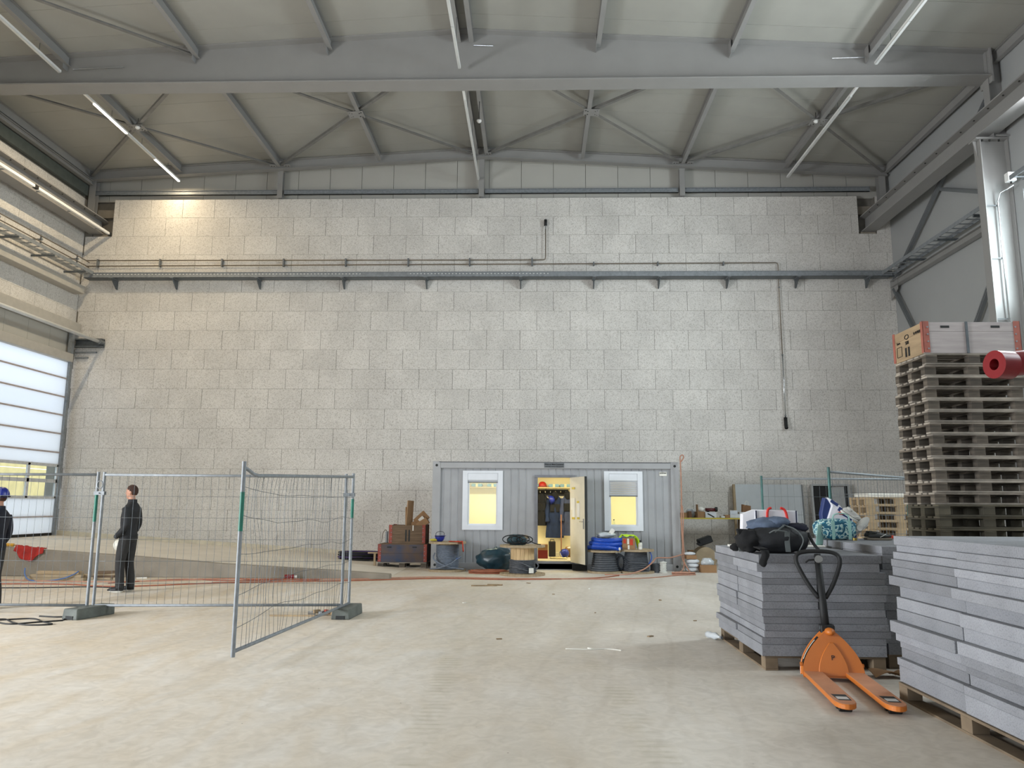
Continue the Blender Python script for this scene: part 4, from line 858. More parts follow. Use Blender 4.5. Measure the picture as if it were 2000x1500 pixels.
def collar(label, loc, w, d, h, mat, mat2=None, rz=0., rows=2, group=None, slots=True, hinge=mRed, split=False):
    t = local('pallet_collar', label, 'collar', loc, group, rz); th = .022
    cut = [0, .7*h, h] if split else [h*i/rows for i in range(rows+1)]
    for i in range(len(cut)-1):
        z0, z1 = cut[i]+.001, cut[i+1]-.001
        for s_ in (-1,1): MB().box(-w/2, s_*(d/2-th/2)-th/2, z0, w/2, s_*(d/2-th/2)+th/2, z1).build('long_board', mat, t, bevel=.002)
        for s_ in (-1,1): MB().box(s_*(w/2-th/2)-th/2, -d/2+th, z0, s_*(w/2-th/2)+th/2, d/2-th, z1).build('short_board', mat2 or mat, t, bevel=.002)
    for sx in (-1,1):
        for sy in (-1,1):
            m = MB(); X, Y_ = sx*w/2, sy*d/2
            m.box(min(X-sx*.075,X+sx*.005), min(Y_,Y_+sy*.006), .01, max(X-sx*.075,X+sx*.005), max(Y_,Y_+sy*.006), h+.012); m.box(min(X,X+sx*.006), min(Y_-sy*.05,Y_+sy*.006), .01, max(X,X+sx*.006), max(Y_-sy*.05,Y_+sy*.006), h+.012)
            H = m.build('corner_hinge', hinge, t)
            for k in range(4): MB().cyl((X-sx*.055,Y_+sy*.006,h*(.15+.23*k)), (X-sx*.055,Y_+sy*.012,h*(.15+.23*k)), .011, 8).build('rivet', mGalv, H)
    if slots:
        for x in (-w*.27, w*.25): MB().box(x-.055, -d/2-.004, h-.075, x+.055, -d/2-.001, h-.045).build('grip_slot', mDark, t, bevel=.001)
    return t
# crates left of the container
mOld = M('old_crate_wood', (112,92,72), .85, var=.2, vs=3, stretch=(1,1,7)); mBlueW = M('blue_stained_wood', (92,76,66), .8, col2=(52,66,92), vs=3.2, sharp=(.34,.66))
pallet('dark old pallet under the blue stained crate', (-3.22,19.58,0), 0, 0)
collar('blue stained wooden crate on a pallet left of the container', (-3.22,19.58,.146), 1.2, .8, .42, mBlueW)
MB().box(-3.82,19.2,.566,-2.62,19.96,.58).build('tmp', mOld) and None
lid = bpy.data.objects['tmp']; lid.name = 'crate_lid'; tag(lid, 'dark board closing the blue stained crate', 'board')
c2 = collar('brown wooden crate with cardboard, on the blue stained crate', (-3.13,19.62,.582), .90, .66, .45, mOld, rows=2, slots=False)
for x in (-.03,.05): MB().box(x-.018,-.336,.06,x+.018,-.331,.34).build('painted_bar', mDark, c2)
MB().box(.13,-.337,.32,.155,-.331,.45).build('paper_strip', mPaper, c2)
random.seed(4)
for i, (x, y, z, sx, sz, ry, rz) in enumerate(((-3.12,19.55,1.28,.20,.72,.06,.9), (-3.20,19.62,1.18,.10,.60,-.03,1.1), (-2.98,19.60,1.07,.40,.14,-.5,.1), (-2.83,19.62,1.19,.34,.24,-.75,.25), (-2.78,19.52,1.08,.3,.16,-.55,-.1))):
    tag(MB().obox((x,y,z), sx, .03 if i < 3 else .10, sz, (Matrix.Rotation(rz,3,'Z') @ Matrix.Rotation(ry,3,'Y'))).build('cardboard_piece', mCard if i else M('cardboard_pale', (158,128,96), .85, var=.08), bevel=.003), ('tall folded cardboard sheet standing in the brown crate', 'narrow dark cardboard strip standing in the brown crate', 'flat torn cardboard lying across the brown crate', 'tilted carton sticking out of the brown crate', 'cardboard scrap at the right rim of the brown crate')[i], 'cardboard', 'cardboard in the brown crate')
tag(MB().obox((-2.81,19.535,1.17), .14, .012, .13, (Matrix.Rotation(.25,3,'Z') @ Matrix.Rotation(-.75,3,'Y'))).build('shipping_label', mPaper), 'white shipping label on the tilted carton in the brown crate', 'label')
g = thing('sealant_gun', 'grey upright canister standing behind the blue stained crate', 'canister', (-3.74,19.9,.58)); MB().cyl((-3.74,19.86,.582),(-3.74,19.86,.86), .035, 12).build('canister', mGalv, g); MB().tube(curve_pts([(-3.74,19.86,.86),(-3.78,19.84,.90),(-3.84,19.82,.8),(-3.86,19.82,.6)],5), .008, 6).build('hose', mCopper, g)
g = thing('timber_offcut', 'pale timber offcut leaning at the left of the crates', 'timber', (-3.95,19.5,0)); MB().obox((-3.93,19.35,.17), .05,.05,.33).build('upright', mPalN, g); MB().obox((-3.98,19.35,.355), .24,.06,.03).build('cross_piece', mPalN, g); MB().obox((-4.02,19.3,.015), .3,.08,.03).build('foot_piece', mPalN, g)
# ================================================================== right background: work table, leaning panels
T = thing('work_table', 'long yellow edged trestle board table along the back wall', 'table', (4.9,21.5,0))
MB().box(3.72,21.15,1.20,5.95,22.0,1.235).build('table_board', M('yellow_shutter_board', (196,176,70), .6, var=.1), T)
for x in (3.9, 5.72): MB().box(x-.04,21.3,.0,x+.04,21.38,1.2).build('leg', mOld, T); MB().box(x-.04,21.8,.0,x+.04,21.88,1.2).build('leg', mOld, T)
def carton(label, x, y, z, w, d, h, mat=None, rz=0., group='cartons on the work table'):
    t = local('carton', label, 'box', (x,y,z), group, rz); MB().box(-w/2,-d/2,0,w/2,d/2,h).build('box', mat or mCard, t, bevel=.004); MB().box(-w/2-.002,-.03,h*.4,w/2+.002,.03,h+.002).build('tape', M('brown_tape', (170,140,100), .4), t); return t
mWBox = M('white_box', (206,210,216), .6)
carton('tilted brown carton at the left end of the yellow table', 4.10,21.4,1.236,.22,.2,.13); carton('dark brown carton next to the table end', 4.24,21.35,1.236,.09,.2,.17, M('cardboard_dark', (104,74,54), .85))
tag(MB().ell((4.32,21.55,1.34), .14,.12,.13, 14, 9, fn=lambda q, d: Vector((q.x,q.y,max(q.z,-.10)))*(1+.3*wob(d.x*3,d.y*3,d.z*3))).build('clear_bag', M('clear_film'), smooth=True), 'crumpled clear plastic bag among the table cartons', 'bag')
carton('open carton with white lining on the yellow table', 4.53,21.4,1.236,.24,.25,.16); tag(MB().obox((4.44,21.28,1.42), .02,.2,.34).build('cardboard_flap', mCard), 'upright cardboard flap behind the open carton', 'cardboard')
tag(MB().ell((4.56,21.4,1.46), .10,.08,.07, 12, 8, fn=lambda q, d: q*(1+.3*wob(d.x*4,d.y*4))).build('white_wrap', mPaper, smooth=True), 'white wrapping paper in the open carton', 'paper')
carton('white box with black stripe on the yellow table', 4.80,21.35,1.236,.30,.22,.15, mWBox); tag(MB().obox((4.80,21.237,1.30), .2,.004,.03, Matrix.Rotation(.5,3,'Y')).build('stripe_label', mInk), 'slanted black stripe on the white table box', 'label')
g = thing('power_drill', 'dark red and black drill lying on the white box', 'drill', (4.82,21.35,1.39)); MB().cyl((4.68,21.35,1.45),(4.94,21.35,1.45), .045, 12).build('motor', M('helmet_red_dark', (86,24,24), .5), g, smooth=True); MB().cyl((4.94,21.35,1.46),(5.0,21.35,1.46), .065, 12).build('chuck', mBlackP, g); MB().box(4.72,21.32,1.387,4.78,21.38,1.44).build('grip', mBlackP, g)
for i, (x, w, h, m, l) in enumerate(((5.12,.10,.05,mWBox,'tiny white box between drill and cartons'), (5.24,.13,.08,mCard,'small brown carton near the middle of the table'), (5.46,.30,.10,mWBox,'wide pale carton under the white boxes'), (5.64,.14,.16,mWBox,'white upright box near the paper bag'), (5.80,.18,.11,mWBox,'low white box before the paper bag'))): carton(l, x, 21.32, 1.236, w, .2, h, m)
carton('small white box stacked on the wide pale carton', 5.42,21.34,1.337,.20,.16,.10, mWBox)
g = thing('paper_bag', 'brown paper carrier bag at the right end of the yellow table', 'bag', (5.84,21.6,1.236)); MB().prism([(5.72,21.52,1.237),(5.95,21.52,1.237),(5.96,21.52,1.56),(5.74,21.52,1.60)], (0,.14,0)).build('bag', M('brown_paper2', (134,100,70), .85, var=.12), g); MB().tube([(5.80,21.52,1.57),(5.81,21.52,1.66),(5.85,21.52,1.69),(5.89,21.52,1.66),(5.90,21.52,1.57)], .006, 6).build('handle', mPaper, g)
g = thing('leaning_sheet', 'large white sandwich panel leaning on the back wall', 'panel', (6.7,22.2,0)); rx = Matrix.Rotation(-.09,3,'X')
MB().obox((6.68,22.22,1.09), 1.86,.06,2.16, rx).build('board', M('pale_panel', (184,190,194), .5, var=.03), g); MB().obox((5.72,22.24,1.09), .06,.09,2.16, rx).build('edge_strip', mWood, g); MB().obox((7.63,22.24,1.09), .05,.09,2.16, rx).build('edge_strip', mSteelD, g)
g = thing('door_frame_set', 'black door leaf in a pale frame leaning on the back wall', 'door', (8.43,22.25,0)); f = MB(); f.obox((7.92,22.24,1.09), .05,.10,2.18, rx); f.obox((8.96,22.24,1.09), .05,.10,2.18, rx); f.obox((8.44,22.335,2.16), 1.0,.10,.05, rx); f.build('frame', mPanelW, g)
MB().obox((8.20,22.25,1.07), .48,.05,2.12, rx).build('dark_leaf', mBlackP, g); MB().obox((8.66,22.26,1.07), .36,.05,2.06, rx).build('grey_leaf', mPanelW, g); MB().obox((8.89,22.25,1.07), .08,.05,2.12, rx).build('dark_jamb', mBlackP, g)
# goods on the floor right of the container
g = thing('foil_packages', 'stack of white foil packages beside the container corner', 'packages', (3.78,18.92,0)); random.seed(9)
for k in range(3): MB().ell((3.78+.01*k,18.92,.055+.095*k), .17,.2,.062, 16, 8, fn=lambda q, d: Vector((math.copysign(min(abs(q.x),.15),q.x), math.copysign(min(abs(q.y),.17),q.y), math.copysign(min(abs(q.z),.05),q.z)))*(1+.08*wob(d.x*3,d.y*3,k))).build('package', M('white_film', (206,210,214), .35, var=.08, vs=8), g, smooth=True)
MB().box(3.64,18.8,.30,3.88,19.05,.39).build('carton', mCard, g); MB().ell((3.74,18.92,.42), .14,.12,.045, 14, 7, fn=lambda q, d: q*(1+.12*wob(d.x*4,d.y*4))).build('top_package', M('white_film'), g, smooth=True)
g = thing('drum_flange', 'round wooden drum standing on edge right of the container', 'drum', (4.3,19.75,0)); MB().cyl((4.28,19.62,.27),(4.28,19.67,.27), .27, 32).build('front_flange', mWood, g); MB().cyl((4.28,20.0,.27),(4.28,20.05,.27), .27, 32).build('rear_flange', mWood, g); MB().cyl((4.28,19.67,.27),(4.28,20.0,.27), .14, 20).build('core', mWood, g)
g = thing('tool_case', 'black tool case tilted on top of the round wooden drum', 'case', (4.3,19.75,.55)); MB().obox((4.30,19.82,.69), .34,.3,.17, Matrix.Rotation(-.35,3,'Y')).build('case', mBlackP, g, bevel=.02); MB().obox((4.13,19.68,.60), .10,.2,.05, Matrix.Rotation(.5,3,'Y')).build('latch', mBlackP, g, bevel=.01)
g = thing('carton', 'open brown carton with clear film on the floor by the drum', 'box', (4.12,18.75,0)); b = MB(); b.box(3.94,18.62,.0,4.30,18.64,.18); b.box(3.94,18.88,.0,4.30,18.9,.18); b.box(3.94,18.64,.0,3.96,18.88,.18); b.box(4.28,18.64,.0,4.30,18.88,.18); b.box(3.96,18.64,.0,4.28,18.88,.02); b.build('box', mCard, g)
MB().ell((4.12,18.76,.22), .15,.11,.11, 16, 10, fn=lambda q, d: q*(1+.35*wob(d.x*3,d.y*3,d.z*3))).build('film', M('clear_film'), g, smooth=True)
tag(MB().box(4.0,20.3,.0,4.25,20.55,.42).build('carton', mCard, bevel=.004), 'brown carton standing behind the white packages', 'box')
# ================================================================== fences
mGreen = M('green_spray', (24,110,92), .5, var=.15, vs=12)
mFenceG = M('fence_post_green', (70,112,108), .45, metal=.2, var=.2, vs=10)
def fence(label, p0, p1, z0=.13, z1=1.94, zp0=.10, zp1=(1.98,1.98), nv=33, bend=False, warp=0., green=(), group='site fence panels', mat=None, extra=0., foot=None):
    p0 = Vector((*p0, 0)); p1 = Vector((*p1, 0)); d = p1-p0; L = d.length; u = d.normalized(); n = Vector((-u.y,u.x,0)); t = thing('mesh_fence', label, 'fence', (p0+p1)/2, group); mt = mGalv
    def at(s_, z, o=0.): return p0+u*s_+n*o+Vector((0,0,z))
    for i, s_ in enumerate((0, L)):
        za = zp0 if not foot or i else foot
        P = MB().cyl(at(s_,za), at(s_,zp1[i]), .021, 12).build('post', mat or mGalv, t, smooth='angle')
        for gi, a, b in green:
            if gi == i: MB().cyl(at(s_,a), at(s_,b), .0222, 12).build('green_mark', mGreen, P, smooth='angle')
    if bend: top = [at(0,1.90), at(.10,1.88), at(.22,1.845), at(.34,1.83), at(.6,1.84), at(L,z1)]
    else: top = [at(0,z1), at(L,z1)]
    MB().tube(top, .019, 10).build('top_rail', mt, t, smooth=True); MB().tube([at(0,z0), at(L,z0)], .019, 10).build('bottom_rail', mt, t, smooth=True)
    w = MB(); 
    for k in range(1, nv):
        s_ = L*k/nv; pts = []
        for j in range(9):
            v = j/8; sag = warp*(wob(k*.35,v*2.2,3)*.10+.10*math.sin(v*PI)*wob(k*.16,1)); zt = (1.835+(z1-1.84)*max(0,(s_-.6)/(L-.6))) if bend else z1
            pts.append(at(s_+sag, z0+(zt-z0+extra)*v, .006+warp*.05*wob(s_*2,v*3,7)))
        w.tube(pts, .0022, 5)
    for k in range(1, 6):
        pts = []
        for j in range(25):
            s_ = L*j/24; z = z0+(z1-z0)*k/6+warp*(.05*wob(s_*1.4,k*2.)-.10*max(0,1-s_/.9)*math.sin(k*1.1))
            pts.append(at(s_, z, -.004))
        w.tube(pts, .0028, 5)
    tag(w.build('wire_mesh', mGalvD, t, smooth=True), kind='stuff'); return t
fence('closed mesh fence panel at the left edge before the blue helmeted worker', (-9.75,10.84), (-6.22,10.88), green=((1,1.28,1.66),))
fence('closed mesh fence panel in front of the man in black', (-6.13,10.88), (-2.73,11.20), nv=32)
fence('open swung mesh fence panel with bent wires and green sprayed post', (-2.865,7.56), (-2.63,11.22), zp1=(1.96,1.99), z0=.15, bend=True, warp=1.0, green=((0,1.28,1.66), (1,1.35,1.62)), nv=34, foot=.0)
fence('green posted fence panel behind the white bag on the right', (4.07,13.95), (7.5,14.0), z1=2.04, zp1=(2.09,2.09), nv=30, mat=mFenceG)
fence('nearer fence panel with wire ends sticking up behind the palm bag', (4.36,11.55), (6.55,13.80), z1=2.06, zp1=(2.13,2.13), nv=24, mat=mFenceG, extra=.09)
def clamp(label, a, b, z):
    t = thing('fence_clamp', label, 'clamp', ((a[0]+b[0])/2,(a[1]+b[1])/2,z), 'fence clamps'); m = MB(); m.beam((a[0]-.03,a[1]-.025,z),(b[0]+.03,b[1]-.025,z), .008,.05); m.beam((a[0]-.03,a[1]+.025,z),(b[0]+.03,b[1]+.025,z), .008,.05); m.build('strap', mGalv, t)
    c = ((a[0]+b[0])/2,(a[1]+b[1])/2); MB().cyl((c[0],c[1]-.045,z),(c[0],c[1]+.045,z), .010, 8).build('bolt', mGalv, t)
    return t
clamp('clamp joining the two left fence panels', (-6.22,10.88), (-6.13,10.88), 1.68); clamp('clamp joining the open panel to the fence', (-2.73,11.20), (-2.63,11.22), 1.68)
tag(MB().tube([(-6.175+.04*math.cos(2*PI*i/16),10.86,1.80+.055*math.sin(2*PI*i/16)) for i in range(16)], .006, 6, closed=True).build('padlock_ring', mGalv, smooth=True), 'small steel ring hanging between the two left fence posts', 'ring')
mFoot = M('recycled_plastic_foot', (98,103,98), .75, var=.2, vs=6, bump=.2, bs=25)
def foot(label, x, y, rz):
    t = local('ballast_block', label, 'fence base', (x,y,0), 'fence feet', rz); m = MB()
    m.prism([(-.13,-.33,0),(.13,-.33,0),(.115,-.32,.14),(-.115,-.32,.14)], (0,.66,0)); m.build('block', mFoot, t, bevel=.01)
    MB().box(-.06,-.334,.0,.06,-.325,.05).build('hand_hole', mDark, t)
    for y_ in (-.18,0,.18): MB().cyl((-.04,y_,.138),(-.04,y_,.1415), .022, 12).build('post_hole', mDark, t)
    return t
foot('weathered green plastic foot under the left fence posts', -6.10, 10.74, -.25); foot('green plastic foot under the hinged fence corner', -2.60, 11.02, -.05)
foot('plastic foot under the far left end of the fence', -9.75, 10.84, 0)
foot('plastic foot under the green posted fence', 4.07, 13.95, 0); foot('plastic foot under the fence behind the palm bag', 4.36, 11.55, 0)
# ================================================================== people
def human(name, label, loc, rz, cloth, trouser, height=1.85, pose=0, hairc=(62,38,28)):
    mSkin = M('skin', (188,140,116), .6, var=.08, vs=8); mHair = M('hair_brown', hairc, .8, var=.2, vs=30, bump=.4, bs=120); mShoe = M('black_shoe', (20,21,24), .6); mSole = M('white_sole', (206,204,196), .7)
    b = MB()
    def limb(pts, rs, n=14): b.tube(curve_pts(pts, 4), [rs[min(int(i/4), len(rs)-1)]*(1-(i % 4)/4)+rs[min(int(i/4)+1, len(rs)-1)]*((i % 4)/4) for i in range(4*(len(pts)-1)+1)], n)
    for s_ in (-1,1):
        fx = .05 if s_ > 0 else -.03                                   # one foot a little ahead
        limb([(-.01,s_*.085,1.0), (.015+fx*.4,s_*.095,.74), (.025+fx*.7,s_*.10,.50), (-.005+fx,s_*.10,.27), (-.02+fx,s_*.10,.07)], [.105,.098,.078,.074,.072])
        b.ell((.055+fx,s_*.105,.045), .145,.048,.048, 16, 10, fn=lambda q, d: Vector((q.x, q.y*(1+.15*d.x), max(q.z,-.045)*(1.15-.35*d.x))))
        b.ell((-.03+fx,s_*.105,.06), .065,.045,.06, 12, 8)
    # trunk: stacked rings
    prof = [(.86,.10,.155,-.005), (.93,.125,.172,-.01), (1.0,.128,.172,-.005), (1.08,.125,.165,.005), (1.18,.132,.17,.008), (1.30,.138,.19,.0), (1.40,.132,.205,-.015), (1.47,.112,.195,-.025), (1.53,.082,.13,-.03), (1.57,.062,.07,-.022)]
    n = 24; vs = []; fs = []
    for z, rx_, ry_, ox in prof:
        for k in range(n): a = 2*PI*k/n; vs.append((ox+rx_*math.cos(a), ry_*math.sin(a), z))
    for i in range(len(prof)-1):
        for k in range(n): fs.append((i*n+k, i*n+(k+1) % n, (i+1)*n+(k+1) % n, (i+1)*n+k))
    fs += [tuple(range(n-1,-1,-1)), tuple((len(prof)-1)*n+k for k in range(n))]; b.add(vs, fs)
    b.tube([(-.03,0,1.50),(-.012,0,1.58),(.0,0,1.66)], [.066,.060,.058], 14)                 # neck
    # head with jaw, nose, brow, ears, lips
    hz = 1.735
    b.ell((.005,0,hz+.015), .098,.076,.108, 20, 14); b.ell((.028,0,hz-.055), .070,.058,.068, 16, 10); b.ell((.062,0,hz-.094), .030,.032,.024, 12, 8)
    b.ell((.103,0,hz-.018), .020,.014,.018, 10, 8); b.tube([(.092,0,hz+.020),(.106,0,hz-.014)], [.010,.014], 8); b.ell((.088,0,hz+.033), .016,.052,.012, 12, 6)
    b.ell((.088,0,hz-.060), .014,.024,.007, 10, 6); b.ell((.086,0,hz-.073), .014,.022,.008, 10, 6)
    for s_ in (-1,1): b.ell((-.008,s_*.078,hz-.008), .022,.010,.034, 10, 8); b.ell((.074,s_*.030,hz+.010), .014,.017,.010, 8, 6)
    # arms
    if pose == 0:
        limb([(-.02,.19,1.45), (-.05,.235,1.33), (-.075,.25,1.17), (.01,.245,1.05), (.085,.215,.985)], [.072,.064,.058,.052,.046]); b.ell((.115,.19,.965), .05,.035,.045, 12, 8)   # near hand in the jacket pocket
        limb([(-.02,-.19,1.45), (-.03,-.24,1.30), (-.03,-.255,1.16), (.04,-.24,1.0), (.10,-.215,.90)], [.070,.062,.056,.048,.040]); H = Vector((.125,-.20,.855)); down = Vector((.10,-.05,-.95)).normalized()
    else:
        for s_ in (-1,1): limb([(-.02,s_*.19,1.45), (-.03,s_*.24,1.30), (-.02,s_*.26,1.15), (.05,s_*.24,1.0), (.10,s_*.20,.90)], [.072,.064,.058,.05,.042])
        H = Vector((.125,.20,.855)); down = Vector((.10,-.05,-.95)).normalized()
    hands = [(H,-1)] if pose == 0 else [(H,1), (Vector((H.x,-H.y,H.z)),-1)]
    for hc, s_ in hands:
        b.ell(hc, .024,.040,.050, 12, 8)
        for k, (o, l) in enumerate(((-.030,.062),(-.010,.072),(.010,.070),(.030,.056))):
            a = hc+Vector((.004,o,-.035)); m_ = a+Vector((.012,0,-l*.55)); e_ = m_+Vector((-.012,0,-l*.5)); b.tube([a,m_,e_], [.0105,.0098,.0085], 8)
        a = hc+Vector((.018,s_*-.030,.0)); b.tube([a, a+Vector((.030,s_*-.018,-.025)), a+Vector((.040,s_*-.012,-.055))], [.012,.011,.009], 8)
    me0 = b.mesh('body'); o0 = bpy.data.objects.new('tmp_body', me0); COL.objects.link(o0)
    md = o0.modifiers.new('r', 'REMESH'); md.mode = 'VOXEL'; md.voxel_size = .009; sm = o0.modifiers.new('s', 'SMOOTH'); sm.factor = .5; sm.iterations = 3
    me = bpy.data.meshes.new_from_object(o0.evaluated_get(bpy.context.evaluated_depsgraph_get())); bpy.data.objects.remove(o0)
    me.name = 'body'; me.materials.clear()
    for m in (mSkin, cloth, trouser, mShoe, mSole): me.materials.append(m)
    idx = []
    for p in me.polygons:
        x, y, z = p.center
        if z < .034: i = 4
        elif z < .125 and not (z > .10 and abs(x) < .04): i = 3
        elif z < .93: i = 2
        else: i = 1
        if z > 1.585-(.03 if x > .02 else 0) and abs(y) < .12: i = 0
        for hc, s_ in hands:
            if z < hc.z+.03 and (Vector((x,y,z))-hc).length < .17 and abs(y-hc.y) < .075 and x > .07: i = 0
        idx.append(i)
    me.polygons.foreach_set('material_index', idx); me.polygons.foreach_set('use_smooth', [True]*len(me.polygons))
    P = local(name, label, 'person', loc, None, rz); s_ = height/1.858; P.scale = (s_,s_,s_)
    o = bpy.data.objects.new('body', me); COL.objects.link(o); o.parent = P
    # hair, collar, hem, eyes
    hb = MB(); hb.ell((-.004,0,hz+.022), 0.1035,.0825,.112, 26, 18, fn=lambda q, d: q*(1+.03*wob(d.x*6,d.y*6,d.z*6))); hm = hb.build('hair', mHair, P, smooth=True)
    bm = bmesh.new(); bm.from_mesh(hm.data); kill = [f for f in bm.faces if (lambda c: (c.x > .06 and c.z < hz+.085) or (c.x > .0 and c.z < hz+.035) or (c.x > -.03 and c.z < hz-.0) or c.z < hz-.055)(f.calc_center_median())]
    bmesh.ops.delete(bm, geom=kill, context='FACES'); bm.to_mesh(hm.data); bm.free()
    cm = MB(); cm.lathe((-.022,0,0), [(.070,1.535),(.078,1.56),(.074,1.605),(.066,1.61),(.062,1.57)], 22); cm.build('collar', cloth, P, smooth=True)
    hm_ = MB(); n = 30; hm_.lathe((0,0,0), [(1,.905),(1.03,.92),(1.03,.95),(1,.965)], n); 
    hm_.v = [(x*.131-.006, y*.176, z) for x, y, z in hm_.v]; hm_.build('jacket_hem', cloth, P, smooth=True)
    MB().tube([(.118,0,.95),(.134,0,1.08),(.141,0,1.2),(.139,0,1.32),(.115,0,1.45),(.06,0,1.56)], .005, 6).build('zip', mSteelD, P)
    MB().obox((.115,-.05,1.40), .006,.035,.012).build('chest_logo', mPaper, P)
    for q in (-1,1): MB().ell((.084,q*.030,hz+.011), .008,.011,.006, 8, 6).build('eye', mBlackP, P, smooth=True)
    return P
mJack = M('black_jacket', (30,32,36), .75, var=.2, vs=7, bump=.25, bs=14); mTrou = M('charcoal_trousers', (44,43,43), .85, var=.15, vs=7, bump=.25, bs=12)
human('person', 'man in black jacket and dark trousers standing behind the fence, facing left', (-7.17,13.66,0), PI, mJack, mTrou, 1.855)
helmet('white helmet held against the thigh of the man in black', (-7.40,13.84,.80), M('helmet_white', (214,212,200), .45, var=.03), (PI*.5,.2,.3), band=False)
human('person', 'worker in dark clothes at the left frame edge wearing a blue helmet', (-7.97,11.38,0), PI, M('navy_jacket', (24,28,42), .8, var=.2, vs=7), mTrou, 1.72, pose=1)
helmet('blue helmet worn by the worker at the left frame edge', (-7.965,11.38,1.615), mHelB, (0,0,PI), s=1.08)
# ================================================================== ramp side clutter
def onramp(x): return .058*(-x-3.1)
tag(MB().grid(lambda u, v: (-10.98+.62*u, 16.335-.05*max(0,v-.42)-.05*abs(math.sin(u*11+v*2))*max(0,v-.35)+.25*max(0,.42-v), .615-.052*u-max(0,v-.42)*(.16+.42*math.sin(PI*u)**1.5*(.8+.5*wob(u*3,5)))+.05*abs(wob(u*5,v*5))*(1 if v < .6 else .3)), 34, 24, (0,-.01,.006)).build('red_cloth', M('red_cloth', (176,46,38), .9, var=.2, vs=7), smooth=True), 'crumpled red cloth hanging over the concrete upstand', 'cloth')
g = thing('hand_tool', 'yellow tool lying on the concrete upstand beside the red cloth', 'tool', (-11.2,16.47,.62)); MB().cyl((-11.36,16.47,.645),(-11.12,16.47,.635), .035, 10).build('body', M('tool_yellow', (214,160,50), .6), g, smooth=True); MB().cyl((-11.12,16.47,.635),(-11.04,16.47,.63), .018, 10).build('tip', M('brown_tape'), g)
g = thing('timber_bundle', 'flat bundle of boards on the floor before the concrete upstand', 'timber', (-9.4,15.6,0))
for k, (a, b, y0, z0) in enumerate(((-10.15,-8.95,15.45,0.0), (-10.12,-8.98,15.56,.0), (-10.05,-9.0,15.45,.062), (-10.0,-8.95,15.58,.062), (-9.95,-9.05,15.5,.124))): MB().box(a,y0,z0,b,y0+.11,z0+.06).build('board', mWood if k < 4 else mPalN, g, bevel=.004)
g2 = tag(MB().tube(curve_pts([(-10.12,15.40,.25),(-10.08,15.36,.12),(-9.95,15.34,.02),(-9.6,15.33,.012),(-9.3,15.36,.06),(-9.12,15.42,.14),(-9.08,15.48,.19)], 6), .014, 7).build('strap', M('blue_strap', (84,112,160), .6), smooth=True), 'blue strap looped over the board bundle', 'strap')
g = thing('timber_bundle', 'dark timber offcuts beside the board bundle', 'timber', (-8.7,15.8,0))
for k in range(4): MB().obox((-8.72+.05*k,15.75-.04*k,.03+.045*k), .45,.08,.045, Matrix.Rotation(.25*k-.3,3,'Z')).build('offcut', mOld if k % 2 else mWood, g, bevel=.003)
# ---- hoses and cables on the floor
def cable(name, label, pts, r, mat, n=8, cat='hose'): return tag(MB().tube(curve_pts([(x,y,z+r*.9) for x, y, z in pts], n), r, 7).build(name, mat, smooth=True), label, cat, 'hoses and cables on the floor')
cable('floor_hose', 'orange hose running along the upstand to the container corner', [(-11,15.5,0),(-8.9,15.25,0),(-7.55,15.5,0),(-6.2,16.05,0),(-5.26,16.1,0),(-3.76,16.25,0),(-2.1,16.85,0),(-.46,16.67,0),(1.51,16.75,0),(2.5,17.1,0),(3.1,17.65,0),(3.5,17.9,0)], .013, mOr2)
cable('floor_hose', 'darker orange hose crossing behind the man in black', [(-11,14.6,0),(-9.7,14.75,0),(-8.76,14.72,0),(-7.64,14.45,0),(-5.94,15.32,0),(-3.66,15.94,0),(-2.0,16.55,0),(-.5,16.45,0),(1.2,16.9,0),(1.9,17.6,0)], .013, mOr)
cable('floor_hose', 'reddish hose looping beside the fence behind the man', [(-8.2,15.0,0),(-7.2,15.9,0),(-6.2,15.7,0),(-5.2,15.9,0),(-4.4,16.1,0),(-5.0,15.6,0),(-6.3,15.3,0)], .011, M('red_hose', (152,86,66), .6))
cable('floor_hose', 'thin orange hose bundle by the ramp end', [(-6.9,15.9,0),(-6.2,16.1,0),(-5.6,15.95,0),(-4.9,16.12,0),(-4.5,15.9,0)], .013, mOr)
cable('floor_cable', 'thin black cable on the floor behind the left fence', [(-11,14.0,0),(-9.3,14.1,0),(-8.2,14.35,0),(-7.3,14.15,0)], .010, mBlackP, cat='cable')
cable('floor_cable', 'black cable looped on the floor at the left fence foot', [(-7.6,10.1,0),(-7.06,10.3,0),(-6.7,10.45,0),(-6.4,10.2,0),(-6.15,10.0,0),(-6.4,9.92,0),(-6.72,10.1,0),(-7.02,10.38,0),(-7.08,10.25,0),(-6.7,9.98,0),(-6.45,10.15,0),(-6.2,10.32,0)], .010, mBlackP, cat='cable')
cable('floor_cable', 'short black cable lying before the left fence foot', [(-6.75,10.68,0),(-6.5,10.62,0),(-6.35,10.62,0),(-6.22,10.36,0)], .010, mBlackP, cat='cable')
cable('floor_hose', 'pale orange hose rising over the drums to the white packages', [(1.6,17.75,0),(2.1,17.85,.0),(2.5,18.0,.10),(2.72,18.05,.26),(2.86,18.3,.34),(3.2,18.5,.335),(3.55,18.75,.40)], .016, mOr2)
cable('floor_hose', 'pale orange hose hanging down the container corner from a loop', [(3.60,18.95,2.60),(3.66,18.93,2.70),(3.64,18.92,2.76),(3.58,18.93,2.72),(3.585,18.94,2.5),(3.59,18.96,1.8),(3.57,18.97,1.2),(3.585,18.96,.6),(3.56,18.9,.3),(3.62,18.6,.08),(3.6,18.3,.02),(3.4,18.1,.02)], .016, mOr2, 8)
